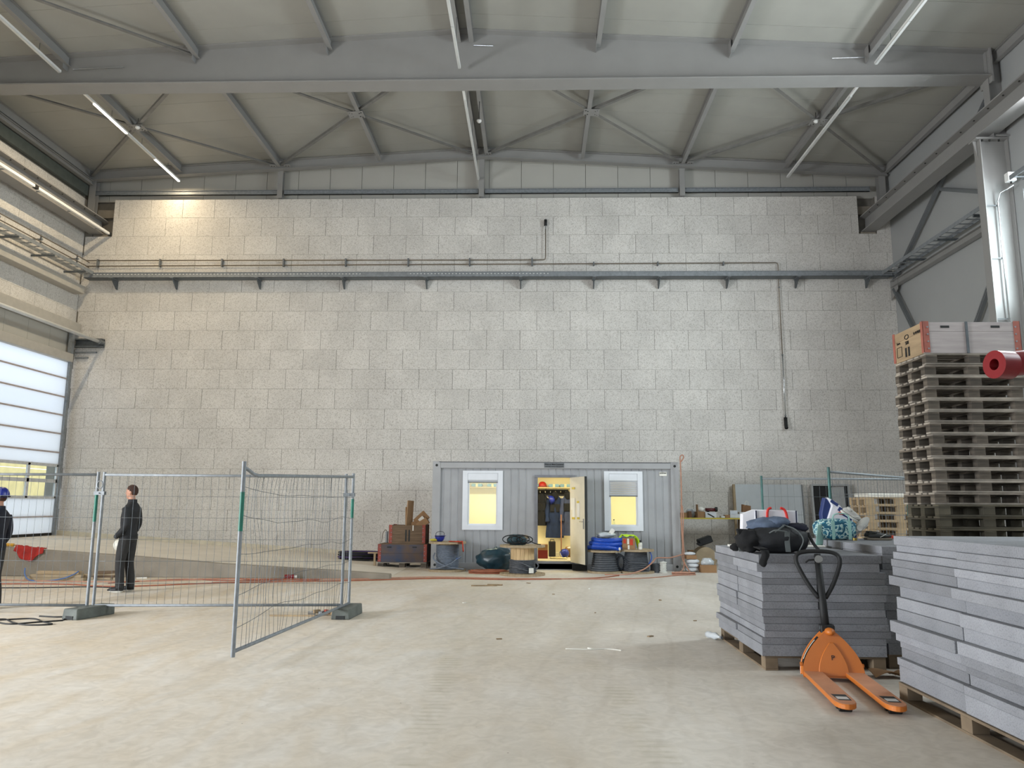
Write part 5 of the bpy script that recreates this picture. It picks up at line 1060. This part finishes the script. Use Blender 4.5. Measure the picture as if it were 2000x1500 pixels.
cable('floor_hose', 'second pale orange hose down the container corner', [(3.60,18.97,1.55),(3.62,18.97,1.3),(3.60,18.96,.8),(3.60,18.9,.35),(3.5,18.6,.05),(3.2,18.3,.0)], .014, mOr2)
# ---- scraps on the floor
random.seed(21)
mScr = M('scrap_wood', (150,128,98), .9, var=.2, vs=8)
for i, (x, y, l, a, m, w) in enumerate(((-3.35,10.95,.62,.05,mPalN,'pale lath by the hinged fence foot'), (-.95,15.2,.5,.2,mScr,'wood splinters on the floor before the crates'), (-.75,15.35,.3,-.2,mScr,'short splinter on the floor before the crates'), (-8.1,16.1,.2,.3,mPaper,'white paper scrap at the foot of the upstand'))):
    tag(MB().obox((x,y,.012), l,.035,.022, Matrix.Rotation(a,3,'Z')).build('wood_scrap', m), w, 'scrap')
g = thing('plug_connector', 'red cable coupling lying on the hose behind the open fence', 'plug', (-5.05,16.2,0)); MB().cyl((-5.14,16.15,.05),(-4.96,16.2,.05), .05, 12).build('sleeve', M('plug_red', (140,30,34), .5), g, smooth=True); MB().cyl((-4.96,16.2,.05),(-4.90,16.215,.05), .03, 10).build('neck', mPaper, g)
g = thing('steel_fittings', 'small heap of steel fittings and wood by the hinged fence foot', 'fittings', (-2.95,11.15,0))
for k in range(5): MB().obox((-3.12+.07*k,11.1+.05*wob(k,3),.03+.02*(k % 2)), .10,.05,.05, Matrix.Rotation(k*.7,3,'Z')).build('fitting', (mChrome,mScr,mGalv,mRed,mScr)[k], g, bevel=.004)
for i, (x, y) in enumerate(((.62,8.75),(1.05,14.9),(.35,13.9),(2.1,13.2),(-1.1,12.6),(.9,11.6),(-.4,9.3),(1.4,9.6),(2.2,10.9),(-.1,15.8))):
    s_ = random.uniform(.03,.09); tag(MB().obox((x,y,.006), s_*(2.2 if i < 2 else 1),s_*.5,.010, Matrix.Rotation(random.uniform(0,3),3,'Z')).build('floor_scrap', mPaper if i in (0,1,4) else mScr), 'small %s scrap on the open floor, %s' % ('white paper' if i in (0,1,4) else 'brown', ('long one at the right middle','near the container door','left of the drums line','right of the open floor','left of the middle','in the middle','nearest one','near the grey foam stack','behind the foam stack','before the pine cored drum')[i]), 'scrap', 'scraps on the floor')
cable('floor_string', 'thin white string lying on the open floor', [(.35,8.72,0),(.6,8.70,0),(.8,8.74,0),(.95,8.66,0)], .006, mPaper, cat='string')
# ================================================================== grey foam board stacks
mEPS = M('graphite_foam', (138,140,145), .85, var=.12, vs=3, bump=.25, bs=140, rnd=.24); 
def eps_mat():
    m = mEPS; nt = m.node_tree; N = nt.nodes; L = nt.links; p = N['Principled BSDF']
    src = p.inputs['Base Color'].links[0].from_socket
    tc = N.new('ShaderNodeTexCoord'); nz = N.new('ShaderNodeTexNoise'); nz.inputs['Scale'].default_value = 90; nz.inputs['Detail'].default_value = 2; L.new(tc.outputs['Object'], nz.inputs['Vector'])
    r = N.new('ShaderNodeValToRGB'); r.color_ramp.elements[0].position = .36; r.color_ramp.elements[1].position = .5; r.color_ramp.elements[0].color = (.72,.72,.74,1); r.color_ramp.elements[1].color = (1,1,1,1); L.new(nz.outputs['Fac'], r.inputs[0])
    x = N.new('ShaderNodeMixRGB'); x.blend_type = 'MULTIPLY'; x.inputs[0].default_value = .8; L.new(src, x.inputs[1]); L.new(r.outputs[0], x.inputs[2]); L.new(x.outputs[0], p.inputs['Base Color'])
eps_mat()
ORD = ['top','second','third','fourth','fifth','sixth','seventh','eighth','ninth','tenth','eleventh','twelfth','thirteenth','fourteenth','fifteenth','sixteenth']
def boards(stack, zs, x0, x1, ysplits, names, seed, jx=.018, split=()):
    random.seed(seed)
    for i, (z1, z0) in enumerate(zip(zs[:-1], zs[1:])):
        lay = random.uniform(-jx, jx)
        for j, (ya, yb) in enumerate(zip(ysplits[:-1], ysplits[1:])):
            dx = lay+random.uniform(-jx,jx)*.7; dy = random.uniform(-.006,.006); xm = []
            parts = [(x0+dx, x1+dx)]
            if (i, j) in split: c = (x0+x1)/2+random.uniform(-.05,.05); parts = [(x0+dx, c-.004), (c+.004, x1+dx+random.uniform(-.02,.03))]
            for k, (a, b) in enumerate(parts):
                half = '' if len(parts) == 1 else (', left half' if k == 0 else ', right half')
                m = MB(); m.box(a, ya+.003+dy, z0+.0008, b, yb-.003+dy, z1-.0008)
                tag(m.build('foam_board', mEPS, bevel=.003, loc=((a+b)/2,(ya+yb)/2,z0)), 'grey foam board, %s layer of the %s, %s%s' % (ORD[i], stack, names[j], half), 'foam board', 'foam boards of the %s' % stack)
Z1 = [1.085,1.005,.92,.86,.80,.715,.64,.57,.50,.435,.37,.305,.24,.135]
boards('stack behind the jack', Z1, 2.20, 3.38, [7.72,8.62,9.52], ['front row','rear row'], 3, split={(2,0),(4,0),(6,0),(7,0),(10,0)})
Z2 = [1.31,1.235,1.18,1.12,1.06,.985,.91,.81,.715,.62,.53,.46,.405,.325,.265,.135]
boards('stack at the right edge', Z2, 3.02, 4.22, [4.72,5.72,6.72], ['near row','far row'], 5, .032)
Z3 = [1.165,1.09,1.0,.94,.86,.79,.70,.62,.55,.47,.40,.31,.24,.135]
boards('hidden rear stack', Z3, 3.44, 4.62, [7.86,8.85,9.84], ['front row','rear row'], 8, .02)
def skid(label, x0, x1, y0, y1, h=.135):
    t = thing('foam_stack_pallet', label, 'pallet', ((x0+x1)/2,(y0+y1)/2,0), 'low pallets under the foam stacks')
    MB().box(x0,y0,h-.020,x1,y1,h-.002).build('deck_sheet', mPalN2, t)
    for x in (x0+.06,(x0+x1)/2,x1-.06):
        for y in (y0+.07,(y0+y1)/2,y1-.07): MB().box(x-.06,y-.07,.018,x+.06,y+.07,h-.02).build('block', mPalN2, t, bevel=.003)
    for x in (x0+.06,(x0+x1)/2,x1-.06): MB().box(x-.06,y0,.0,x+.06,y1,.018).build('skid', mPalN2, t)
    return t
mPalN2 = M('raw_pallet_wood', (120,104,84), .85, var=.2, vs=4, rnd=.15)
skid('low pallet under the foam stack behind the jack', 2.22, 3.36, 7.74, 9.5); skid('low pallet under the foam stack at the right edge', 3.0, 4.2, 4.72, 6.70); skid('low pallet under the hidden rear foam stack', 3.45, 4.6, 7.88, 9.82)
tag(MB().grid(lambda u, v: (3.12+.28*u, 7.42+.16*v, .012+.05*abs(math.sin(u*3+v))), 10, 6, (0,0,.006)).build('cardboard_scrap', mCard), 'bent cardboard scrap on the floor behind the forks', 'cardboard')
g = thing('plastic_bottle', 'crushed clear bottle on the floor at the foam stack corner', 'bottle', (2.10,9.5,0)); MB().lathe((2.06,9.55,.045), [(0,0),(.035,.01),(.04,.05),(.034,.10),(.042,.16),(.015,.22),(.015,.25),(0,.25)], 12, axis=(.45,-.9,0)).build('body', M('clear_film'), g, smooth=True); MB().cyl((2.17,9.325,.045),(2.18,9.30,.045), .018, 10).build('cap', mGalv, g)
# ================================================================== tall pallet stack with collar
random.seed(12)
NW = ['topmost'] + ORD[1:] + ['seventeenth','eighteenth','nineteenth','twentieth','twenty-first','twenty-second','twenty-third','bottom']
for k in range(24):
    fromtop = 23-k; kind = 1 if 13 <= fromtop <= 15 or (fromtop > 16 and k % 3) else 0
    dx, dy = random.uniform(-.025,.025), random.uniform(-.015,.015)
    if 13 <= fromtop <= 15: dx += .02; dy -= .05
    pallet('%s wooden pallet, %s of the tall stack' % ('mossy dark' if kind == 1 else 'fresh pale' if kind == 2 else 'weathered grey', NW[fromtop] if fromtop in (0,23) else NW[fromtop]+' from the top'), (5.50+dx,10.0+dy,.1441*k), random.uniform(-.012,.012), kind, 'pallets of the tall stack')
mGreyW = M('grey_collar_wood', (172,164,162), .75, var=.12, vs=2, stretch=(1,1,9)); mTanW = M('tan_collar_wood', (160,138,108), .75, var=.14, vs=2, stretch=(1,1,8))
cz = 24*.1441+.002
cl = collar('tall wooden collar with red hinges on top of the pallet stack', (5.50,10.0,cz), 1.2, .8, .40, mGreyW, mTanW, split=True, hinge=M('salmon_hinge', (160,92,78), .6, var=.12, vs=9))
MB().box(-.075,-.4135,0,-.045,-.4035,.405).build('steel_band', mGalvD, cl)
for s_, sz, y, z in (('0.497028',.05,-.26,.30), ('588',.065,.02,.22), ('Euro',.05,.25,.255)):
    o = text_mesh(s_, sz, 'stencil', mInk, cl, (-.604,y,z), (PI/2,0,-PI/2)); 
for y in (-.02,.06): MB().box(-.606,y-.02,.04,-.602,y+.02,.16).build('stencil_bar', mInk, cl)
MB().tube([(-.603,.02+.05*math.cos(2*PI*i/18),.30+.028*math.sin(2*PI*i/18)) for i in range(18)], .006, 5, closed=True).build('stencil_oval', mInk, cl)
m = MB(); 
for a, b in (((.17,.07),(.30,.07)),((.17,.20),(.30,.20)),((.17,.07),(.17,.20)),((.30,.07),(.30,.20))): m.beam((-.603,a[0],a[1]),(-.603,b[0],b[1]), .006,.006)
m.build('stencil_frame', mInk, cl)
for k in range(12): pallet('pale new pallet, %s of the short stack behind the fence' % (('topmost' if k == 11 else NW[11-k]+' from the top') if k else 'bottom one'), (6.75+random.uniform(-.02,.02),14.9,.1441*k), random.uniform(-.02,.02), 2, 'pale pallets behind the fence')
tag(MB().box(6.2,14.55,1.732,7.3,15.2,1.80).build('foam_sheet', mPaper, bevel=.005), 'white foam sheet on top of the pale pallet stack', 'sheet')
# ================================================================== pallet jack
mOrange = M('jack_orange', (198,112,40), .45, var=.07, vs=4, spec=.5); mOrTop = M('jack_orange_worn', (192,134,100), .6, var=.10, vs=6)
J = local('pallet_jack', 'orange pallet jack with black handle before the foam stack', 'pallet jack', (2.70,7.28,0), None, -.127)
def forkpoly(cx):
    pts = [(cx-.08,.06), (cx-.08,-1.03)]; pts += [(cx-.08*math.cos(a), -1.03-.13*math.sin(a)) for a in [PI*k/10 for k in range(1,10)]]; return pts + [(cx+.08,-1.03), (cx+.08,.06)]
for s_ in (-1,1):
    cx = s_*.18; q = forkpoly(cx); n = len(q); b = MB()
    b.prism([(x,y,.040) for x, y in q], (0,0,.038)); b.cur = 1
    F = b.build('fork', [mOrange,mOrange], J, bevel=.004)
    b = MB(); qs = [(cx+(x-cx)*.985, y*.995, .0785) for x, y in q]; b.prism(qs, (0,0,.002)); b.build('worn_top', mOrTop, F)
    MB().prism([(cx-.055,-.84,.0806),(cx+.055,-.84,.0806),(cx+.055,-1.03,.0806),(cx-.04,-1.03,.0806)], (0,0,.0012)).build('roller_slot', mDark, F)
    MB().box(cx-.04,-1.0,.0812,cx+.045,-.92,.083).build('roller_plate', mWhiteM, F)
    for yy in (-.95,-1.04): MB().cyl((cx-.045,yy,.030),(cx+.045,yy,.030), .030, 14).build('roller', mBlackP, F)
    MB().box(cx-.03,-.80,.005,cx+.03,-.72,.042).build('push_rod_foot', mOrange, F)
    MB().box(cx-.012,-.9,.02,cx+.012,.0,.035).build('push_rod', mSteelD, F)
# heel frame: ogive plate with depth
hw = .26; prof = []
for k in range(15):
    t = k/14; prof.append((hw*(1-t**1.9)+.035*t, .035+.385*t))
ogl = [(-x,z) for x, z in prof] + [(x,z) for x, z in reversed(prof)]
def lean(x, z, y0): return (x, y0+.20*(z-.035), z)
b = MB(); n = len(ogl); vs = [lean(x,z,.02) for x, z in ogl] + [lean(x,z,.15) for x, z in ogl]
b.add(vs, [tuple(range(n)), tuple(range(2*n-1,n-1,-1))] + [(i,(i+1) % n,n+(i+1) % n,n+i) for i in range(n)]); H = b.build('heel_frame', mOrange, J, bevel=.006)
ins = [(x*.50, .05+(z-.035)*.72) for x, z in ogl]; b = MB(); vs = [lean(x,z,.014) for x, z in ins] + [lean(x*.96,z*.98+.003,.006) for x, z in ins]; b.add(vs, [tuple(range(n,2*n))] + [(i,(i+1) % n,n+(i+1) % n,n+i) for i in range(n)]); b.build('raised_panel', mOrange, H)
text_mesh('P', .06, 'mark', mInk, H, (0,.037,.20), (PI/2-.2,0,0))
b = MB(); b.add([(-p[0]-.004, .05+.20*(p[1]-.035), p[1]) for p in prof[3:13]] + [(-p[0]-.004, .11+.20*(p[1]-.035), p[1]) for p in prof[3:13]], [(i,i+1,11+i,10+i) for i in range(9)]); b.build('side_label', mBlackP, H)
b = MB(); b.add([(-p[0]-.006, .072+.20*(p[1]-.035), p[1]) for p in prof[5:12]] + [(-p[0]-.006, .088+.20*(p[1]-.035), p[1]) for p in prof[5:12]], [(i,i+1,8+i,7+i) for i in range(6)]); b.build('label_stripe', mPaper, H)
MB().ell((0,.10,.42), .045,.07,.035, 14, 8).build('nose_cap', mOrange, H, smooth=True)
for s_ in (-1,1): MB().cyl((s_*.255,.09,.13),(s_*.275,.09,.13), .018, 10).build('pivot_pin', mOrange, H)
MB().box(-.25,.02,.03,.25,.16,.06).build('cross_plate', mOrange, J)
MB().cyl((0,.22,.16),(0,.22,.40), .05, 14).build('pump', mOrange, J, smooth='angle')
for s_ in (-1,1): MB().cyl((s_*.02,.22,.09),(s_*.07,.22,.09), .09, 20).build('steering_wheel', mBlackP, J)
MB().box(-.02,.20,.09,.02,.24,.2).build('axle_block', mSteelD, J)
def hp(z): return (-.012-(z-.40)*.01, .19+(z-.40)*.22, z)
MB().box(-.06,.155,.37,.06,.26,.47).build('handle_joint', mBlackP, J, bevel=.008); MB().cyl((-.065,.20,.44),(.065,.20,.44), .02, 10).build('joint_pin', mGalvD, J)
MB().tube([hp(.44),hp(.62),hp(1.10)], [.038,.036,.030], 12).build('handle_shaft', mBlackP, J, smooth=True)
loop = [(-.03,.70),(-.11,.82),(-.185,.98),(-.20,1.06),(-.17,1.105),(-.08,1.125),(.08,1.125),(.17,1.105),(.20,1.06),(.185,.98),(.11,.82),(.03,.70)]
MB().tube(curve_pts([(x+hp(z)[0], hp(z)[1], z) for x, z in loop], 4), .0195, 10).build('handle_loop', mBlackP, J, smooth=True)
p = Vector(hp(1.05)); MB().cyl(p+Vector((0,-.028,0)), p+Vector((0,-.045,.01)), .036, 18).build('control_knob', M('knob_grey', (128,128,126), .5), J); MB().tube([p+Vector((-.03,-.02,.0)), p+Vector((-.09,-.03,-.005)), p+Vector((-.12,-.03,-.03))], .008, 6).build('release_lever', mBlackP, J)
# ================================================================== things on the foam stacks
zt = 1.0845
B = thing('duffel_bag', 'black sports duffel bag slumped on the foam stack', 'bag', (2.45,8.05,zt)); mDuf = M('black_nylon', (26,28,32), .65, var=.25, vs=9, bump=.3, bs=14); mWeb = M('grey_webbing', (92,98,98), .8)
def sq(q, d, e=.75): return Vector((math.copysign(abs(d.x)**e, d.x), math.copysign(abs(d.y)**e, d.y), math.copysign(abs(d.z)**e, d.z)))
MB().ell((2.47,8.05,zt+.132), .32,.19,.132, 34, 20, fn=lambda q, d: Vector((sq(q,d).x*.31, sq(q,d).y*.18, sq(q,d).z*.128))*(1+.10*wob(d.x*3,d.y*3,d.z*3)+.04*wob(d.x*9,d.y*9,d.z*9))).build('bag_body', mDuf, B, smooth=True)
MB().grid(lambda u, v: (2.50+.05*u, 7.855+.02*math.sin(v*PI), zt+.02+.20*v), 3, 10, (0,-.006,0)).build('webbing_strap', mWeb, B); MB().tube(curve_pts([(2.64,7.88,zt+.03),(2.68,7.86,zt+.14),(2.62,7.90,zt+.24),(2.52,7.98,zt+.28)],5), .006, 6).build('piping', mWeb, B)
MB().tube(curve_pts([(2.78,8.0,zt+.20),(2.80,7.92,zt+.10),(2.83,7.84,zt+.03)],5), .016, 6).build('shoulder_strap', mDuf, B)
MB().tube(curve_pts([(2.36,7.90,zt+.20),(2.40,7.84,zt+.23),(2.50,7.84,zt+.22),(2.56,7.90,zt+.20)],5), .007, 6).build('grab_handle', mWeb, B)
B = thing('sweater', 'grey blue sweater bundled on top of the black duffel', 'clothes', (2.42,8.1,zt+.2)); mSw = M('grey_blue_sweater', (92,106,128), .9, var=.2, vs=8, bump=.3, bs=20)
MB().ell((2.42,8.12,zt+.265), .21,.15,.085, 26, 14, fn=lambda q, d: q*(1+.25*wob(d.x*2.5,d.y*2.5,d.z*2.5)+.08*wob(d.x*7,d.y*7,d.z*7))).build('body', mSw, B, smooth=True); MB().ell((2.50,8.08,zt+.31), .13,.12,.055, 20, 10, fn=lambda q, d: q*(1+.2*wob(d.x*4,d.y*4,1))).build('hood', mSw, B, smooth=True)
MB().tube(curve_pts([(2.30,7.96,zt+.24),(2.38,7.90,zt+.19),(2.48,7.92,zt+.25),(2.54,7.98,zt+.28)],5), .009, 6).build('drawstring', mWeb, B); MB().ell((2.28,7.98,zt+.205), .03,.02,.02, 8, 6).build('red_tag', mRag, B)
tag(MB().ell((2.68,8.08,zt+.25), .13,.12,.05, 20, 10, fn=lambda q, d: q*(1+.25*wob(d.x*4,d.y*4,d.z*3))).build('navy_cloth', M('navy_cloth', (22,24,44), .9, var=.2), smooth=True), 'dark navy cloth lying on the right of the duffel', 'clothes')
B = thing('black_jacket', 'black jacket with raised collar hanging over the stack corner', 'jacket', (2.17,7.98,zt)); MB().ell((2.19,8.02,zt+.12), .13,.13,.11, 22, 14, fn=lambda q, d: q*(1+.3*wob(d.x*3,d.y*3,d.z*3))).build('bundle', mBlkC, B, smooth=True)
MB().prism([(2.06,8.0,zt+.24),(2.10,8.0,zt+.12),(2.22,8.0,zt+.14),(2.18,8.0,zt+.235)], (0,.05,0)).build('collar', mBlkC, B, bevel=.01); MB().grid(lambda u, v: (2.20+.075*u+.015*math.sin(v*5), 7.695-.02*math.sin(u*PI), zt+.045-.13*v-.03*v*math.sin(u*PI)), 8, 10, (0,-.012,0)).build('hanging_sleeve', mBlkC, B, smooth=True); MB().grid(lambda u, v: (2.20+.075*u, 7.96-.265*v, zt+.06-.012*v), 4, 6, (0,0,.012)).build('sleeve_fold', mBlkC, B)
B = thing('work_glove', 'dark glove and buckle lying left of the duffel', 'glove', (2.10,8.25,zt)); MB().ell((2.12,8.3,zt+.04), .06,.05,.04, 12, 8, fn=lambda q, d: q*(1+.25*wob(d.x*4,d.y*4))).build('glove', mBlkC, B, smooth=True); MB().box(2.14,8.24,zt,2.19,8.26,zt+.07).build('buckle', mWeb, B)
tag(MB().obox((2.36,9.2,zt+.013), .18,.10,.024).build('white_block', mPaper, bevel=.004), 'small white block at the far edge of the foam stack', 'block')
B = thing('carrier_bag', 'white shopping bag with red handles and brown print', 'bag', (2.64,8.75,zt)); MB().prism([(2.43,8.70,zt),(2.93,8.70,zt),(2.92,8.70,zt+.42),(2.46,8.70,zt+.43)], (0,.16,0)).build('bag_body', M('white_woven', (228,228,234), .6, var=.04), B, bevel=.01)
MB().prism([(2.31,8.74,zt+.02),(2.43,8.72,zt),(2.46,8.72,zt+.43),(2.33,8.74,zt+.38)], (0,.12,0)).build('side_gusset', M('white_woven'), B)
for x in (2.455,2.895): MB().box(x,8.692,zt+.0,x+.014,8.699,zt+.42).build('navy_trim', M('navy_trim', (30,36,66), .6), B)
for x in (2.58,2.76): MB().tube(curve_pts([(x,8.69,zt+.12),(x+.005,8.69,zt+.40),(x+.05,8.69,zt+.45)] if x < 2.6 else [(x,8.69,zt+.16),(x+.04,8.69,zt+.30),(x+.02,8.69,zt+.42),(x-.03,8.69,zt+.45)],5), .014, 8).build('handle', M('red_handle', (206,40,30), .6), B, smooth=True)
for x, z, r_ in ((2.68,.29,.055),(2.75,.25,.07),(2.82,.23,.05),(2.70,.24,.04)): MB().ell((x,8.696,zt+z), r_,.006,r_*.8, 14, 8, fn=lambda q, d: q*(1+.25*wob(d.x*4,d.z*4,x))).build('print_patch', M('brown_print', (86,54,48), .7, var=.4, vs=14), B)
tag(MB().obox((3.12,9.2,zt+.012), .50,.14,.022, Matrix.Rotation(-.06,3,'Z')).build('white_plank', mPaper, bevel=.008), 'white plank lying flat behind the jack handle', 'plank')
# palm duffel, blue white bag, shoes on the rear stack
z3 = 1.1645
def palm_mat():
    m = bpy.data.materials.new('palm_print'); m.use_nodes = True; nt = m.node_tree; N = nt.nodes; L = nt.links; p = N['Principled BSDF']; p.inputs['Roughness'].default_value = .7
    tc = N.new('ShaderNodeTexCoord'); nz = N.new('ShaderNodeTexNoise'); nz.inputs['Scale'].default_value = 13; nz.inputs['Detail'].default_value = 1.5; nz.inputs['Distortion'].default_value = 2.2; L.new(tc.outputs['Object'], nz.inputs['Vector'])
    r = N.new('ShaderNodeValToRGB'); r.color_ramp.interpolation = 'CONSTANT'; e = r.color_ramp.elements; e[0].position = 0; e[0].color = (*lin((24,86,112)),1); e[1].position = .47; e[1].color = (*lin((52,132,152)),1)
    for q, c in ((.52,(196,214,208)),(.60,(150,190,184)),(.66,(30,92,116))): x = e.new(q); x.color = (*lin(c),1)
    L.new(nz.outputs['Fac'], r.inputs[0]); L.new(r.outputs[0], p.inputs['Base Color']); return m
mPalm = palm_mat(); mMint = M('mint_webbing', (150,192,184), .8)
B = thing('duffel_bag', 'teal palm print duffel bag on the rear foam stack', 'bag', (3.55,9.35,z3))
MB().ell((3.56,9.35,z3+.125), .25,.15,.125, 34, 20, fn=lambda q, d: Vector((sq(q,d,.6).x*.235, sq(q,d,.6).y*.14, sq(q,d,.7).z*.122))*(1+.06*wob(d.x*3,d.y*3,d.z*3))).build('bag_body', mPalm, B, smooth=True)
for x in (3.47,3.66): MB().grid(lambda u, v: (x+.035*u, 9.196-.006*math.sin(v*PI), z3+.01+.22*v), 2, 8, (0,-.005,0)).build('webbing_strap', mMint, B)
MB().tube(curve_pts([(3.485,9.20,z3+.22),(3.50,9.19,z3+.29),(3.58,9.19,z3+.31),(3.66,9.19,z3+.29),(3.68,9.20,z3+.22)],5), .013, 8, flat=.6).build('carry_handle', mMint, B, smooth=True)
MB().grid(lambda u, v: (3.32+.10*u-.04*v, 9.22+.05*u, z3+.18-.24*v), 5, 10, (0,-.01,0)).build('hanging_strap', mMint, B, smooth=True)
B = thing('carrier_bag', 'blue and white plastic carrier bag behind the palm duffel', 'bag', (3.75,9.5,z3)); mBW = M('white_woven'); mNavy = M('navy_print', (30,52,110), .6)
MB().prism([(3.50,9.52,z3+.02),(3.62,9.52,z3+.02),(3.60,9.52,z3+.44),(3.53,9.52,z3+.50),(3.48,9.52,z3+.30)], (0,.10,0)).build('blue_side', mNavy, B, bevel=.01)
MB().prism([(3.56,9.49,z3+.02),(3.86,9.49,z3+.0),(3.84,9.49,z3+.24),(3.66,9.49,z3+.44),(3.55,9.49,z3+.50),(3.60,9.49,z3+.40),(3.54,9.49,z3+.24)], (0,.10,0)).build('white_side', mBW, B, bevel=.01)
for x, z, sx, sz, a in ((3.63,.43,.10,.035,.6),(3.70,.35,.06,.05,.6),(3.76,.30,.07,.07,.5),(3.84,.10,.06,.16,0.),(3.80,.24,.05,.12,.3)): MB().obox((x,9.487,z3+z), sx,.006,sz, Matrix.Rotation(a,3,'Y')).build('blue_patch', mNavy, B)
tag(MB().ell((3.70,9.46,z3+.31), .05,.03,.02, 10, 6).build('red_cloth_tip', mRag, smooth=True), 'dark red cloth tip poking out above the palm duffel', 'cloth')
def shoe(label, loc, rot, mat, sole, s=1.):
    B = local('shoe', label, 'shoe', loc, 'shoes on the foam stack'); B.rotation_euler = rot; B.scale = (s,s,s)
    def up_(q, d): return Vector((d.x*.14, d.y*(.046+.006*d.x), max(d.z,-.35)*(.045-.022*d.x if d.z > 0 else .04)))
    MB().ell((0,0,.045), 1,1,1, 26, 14, fn=up_).build('upper', mat, B, smooth=True)
    MB().ell((0,0,.014), 1,1,1, 26, 8, fn=lambda q, d: Vector((math.copysign(abs(d.x)**.8,d.x)*.15, d.y*.05, max(-.014,min(.014,d.z*.03))))).build('sole', sole, B, smooth='angle')
    MB().lathe((-.07,0,.075), [(.030,0),(.040,.004),(.034,.022),(.026,.018)], 14).build('collar', mat, B, smooth=True)
    for k in range(4): MB().beam((.0+.024*k,-.03,.083-.010*k),(.0+.024*k,.03,.083-.010*k), .006,.006).build('lace', mPaper, B)
    MB().beam((-.02,-.047,.035),(.05,-.046,.07), .012,.004).build('side_stripe', mPaper, B); return B
mSnk = M('grey_sneaker', (190,188,182), .8, var=.08)
shoe('grey sneaker tipped on its side, sole facing out, beside the palm duffel', (3.86,9.35,z3+.16), (1.2,-.7,.3), mSnk, mSnk, 1.0)
shoe('second grey sneaker lying behind the tipped one', (3.78,9.42,z3+.26), (.5,.5,.2), mSnk, mPaper, 1.0)
shoe('dark leather shoe standing at the right of the foam stack top', (4.06,9.3,z3), (0,0,.12), M('dark_leather', (40,42,40), .5), M('beige_sole', (120,112,98), .8), 1.05)
shoe('dark leather shoe behind its twin on the foam stack top', (4.08,9.48,z3), (0,0,.3), M('dark_leather'), M('beige_sole'), 1.05)
tag(MB().lathe((3.73,9.20,z3), [(0,0),(.025,0),(.025,.03),(0,.03)], 14).build('tin', M('brass_tin', (150,130,60), .4, metal=.5)), 'small brass coloured tin before the carrier bag', 'tin')
g = thing('debris_pile', 'pale wood offcuts and bags behind the dark shoes', 'offcuts', (4.9,11.2,0)); MB().box(4.55,11.0,.0,5.2,11.6,1.05).build('crate', mPalN, g, bevel=.006)
for k in range(5): MB().obox((4.62+.13*k,11.1+.05*(k % 2),1.09+.02*(k % 2)), .10,.12,.09, Matrix.Rotation(.4*k,3,'Z')).build('offcut', (mPalN,mWood,mPalN,mRag,mPalN)[k], g, bevel=.004)
# ================================================================== red lifting arm at the right edge
mRedP = M('machine_red', (124,18,26), .35, var=.07, vs=4)
R_ = thing('lifting_arm', 'red machine boom end with round eye at the right edge', 'machine', (5.6,7.1,0))
ax = Vector((-.97,-.24,.0)).normalized(); c = Vector((4.26,7.0,2.835))
ri, ro, w = .052, .128, .17; MB().lathe(c, [(ri,-w/2),(ro,-w/2),(ro,w/2),(ri,w/2),(ri,-w/2)], 36, axis=ax).build('eye_ring', mRedP, R_, smooth='angle')
MB().tube([c+Vector((.05,.02,.01)), c+Vector((.4,.02,.04)), c+Vector((1.7,.05,.12))], [.112,.118,.13], 24).build('boom_tube', mRedP, R_, smooth='angle')
MB().box(5.7,6.95,.0,5.95,7.25,2.98).build('mast', mRedP, R_, bevel=.02); MB().box(5.4,6.6,.0,6.3,7.6,.10).build('base_plate', mSteelD, R_, bevel=.01)
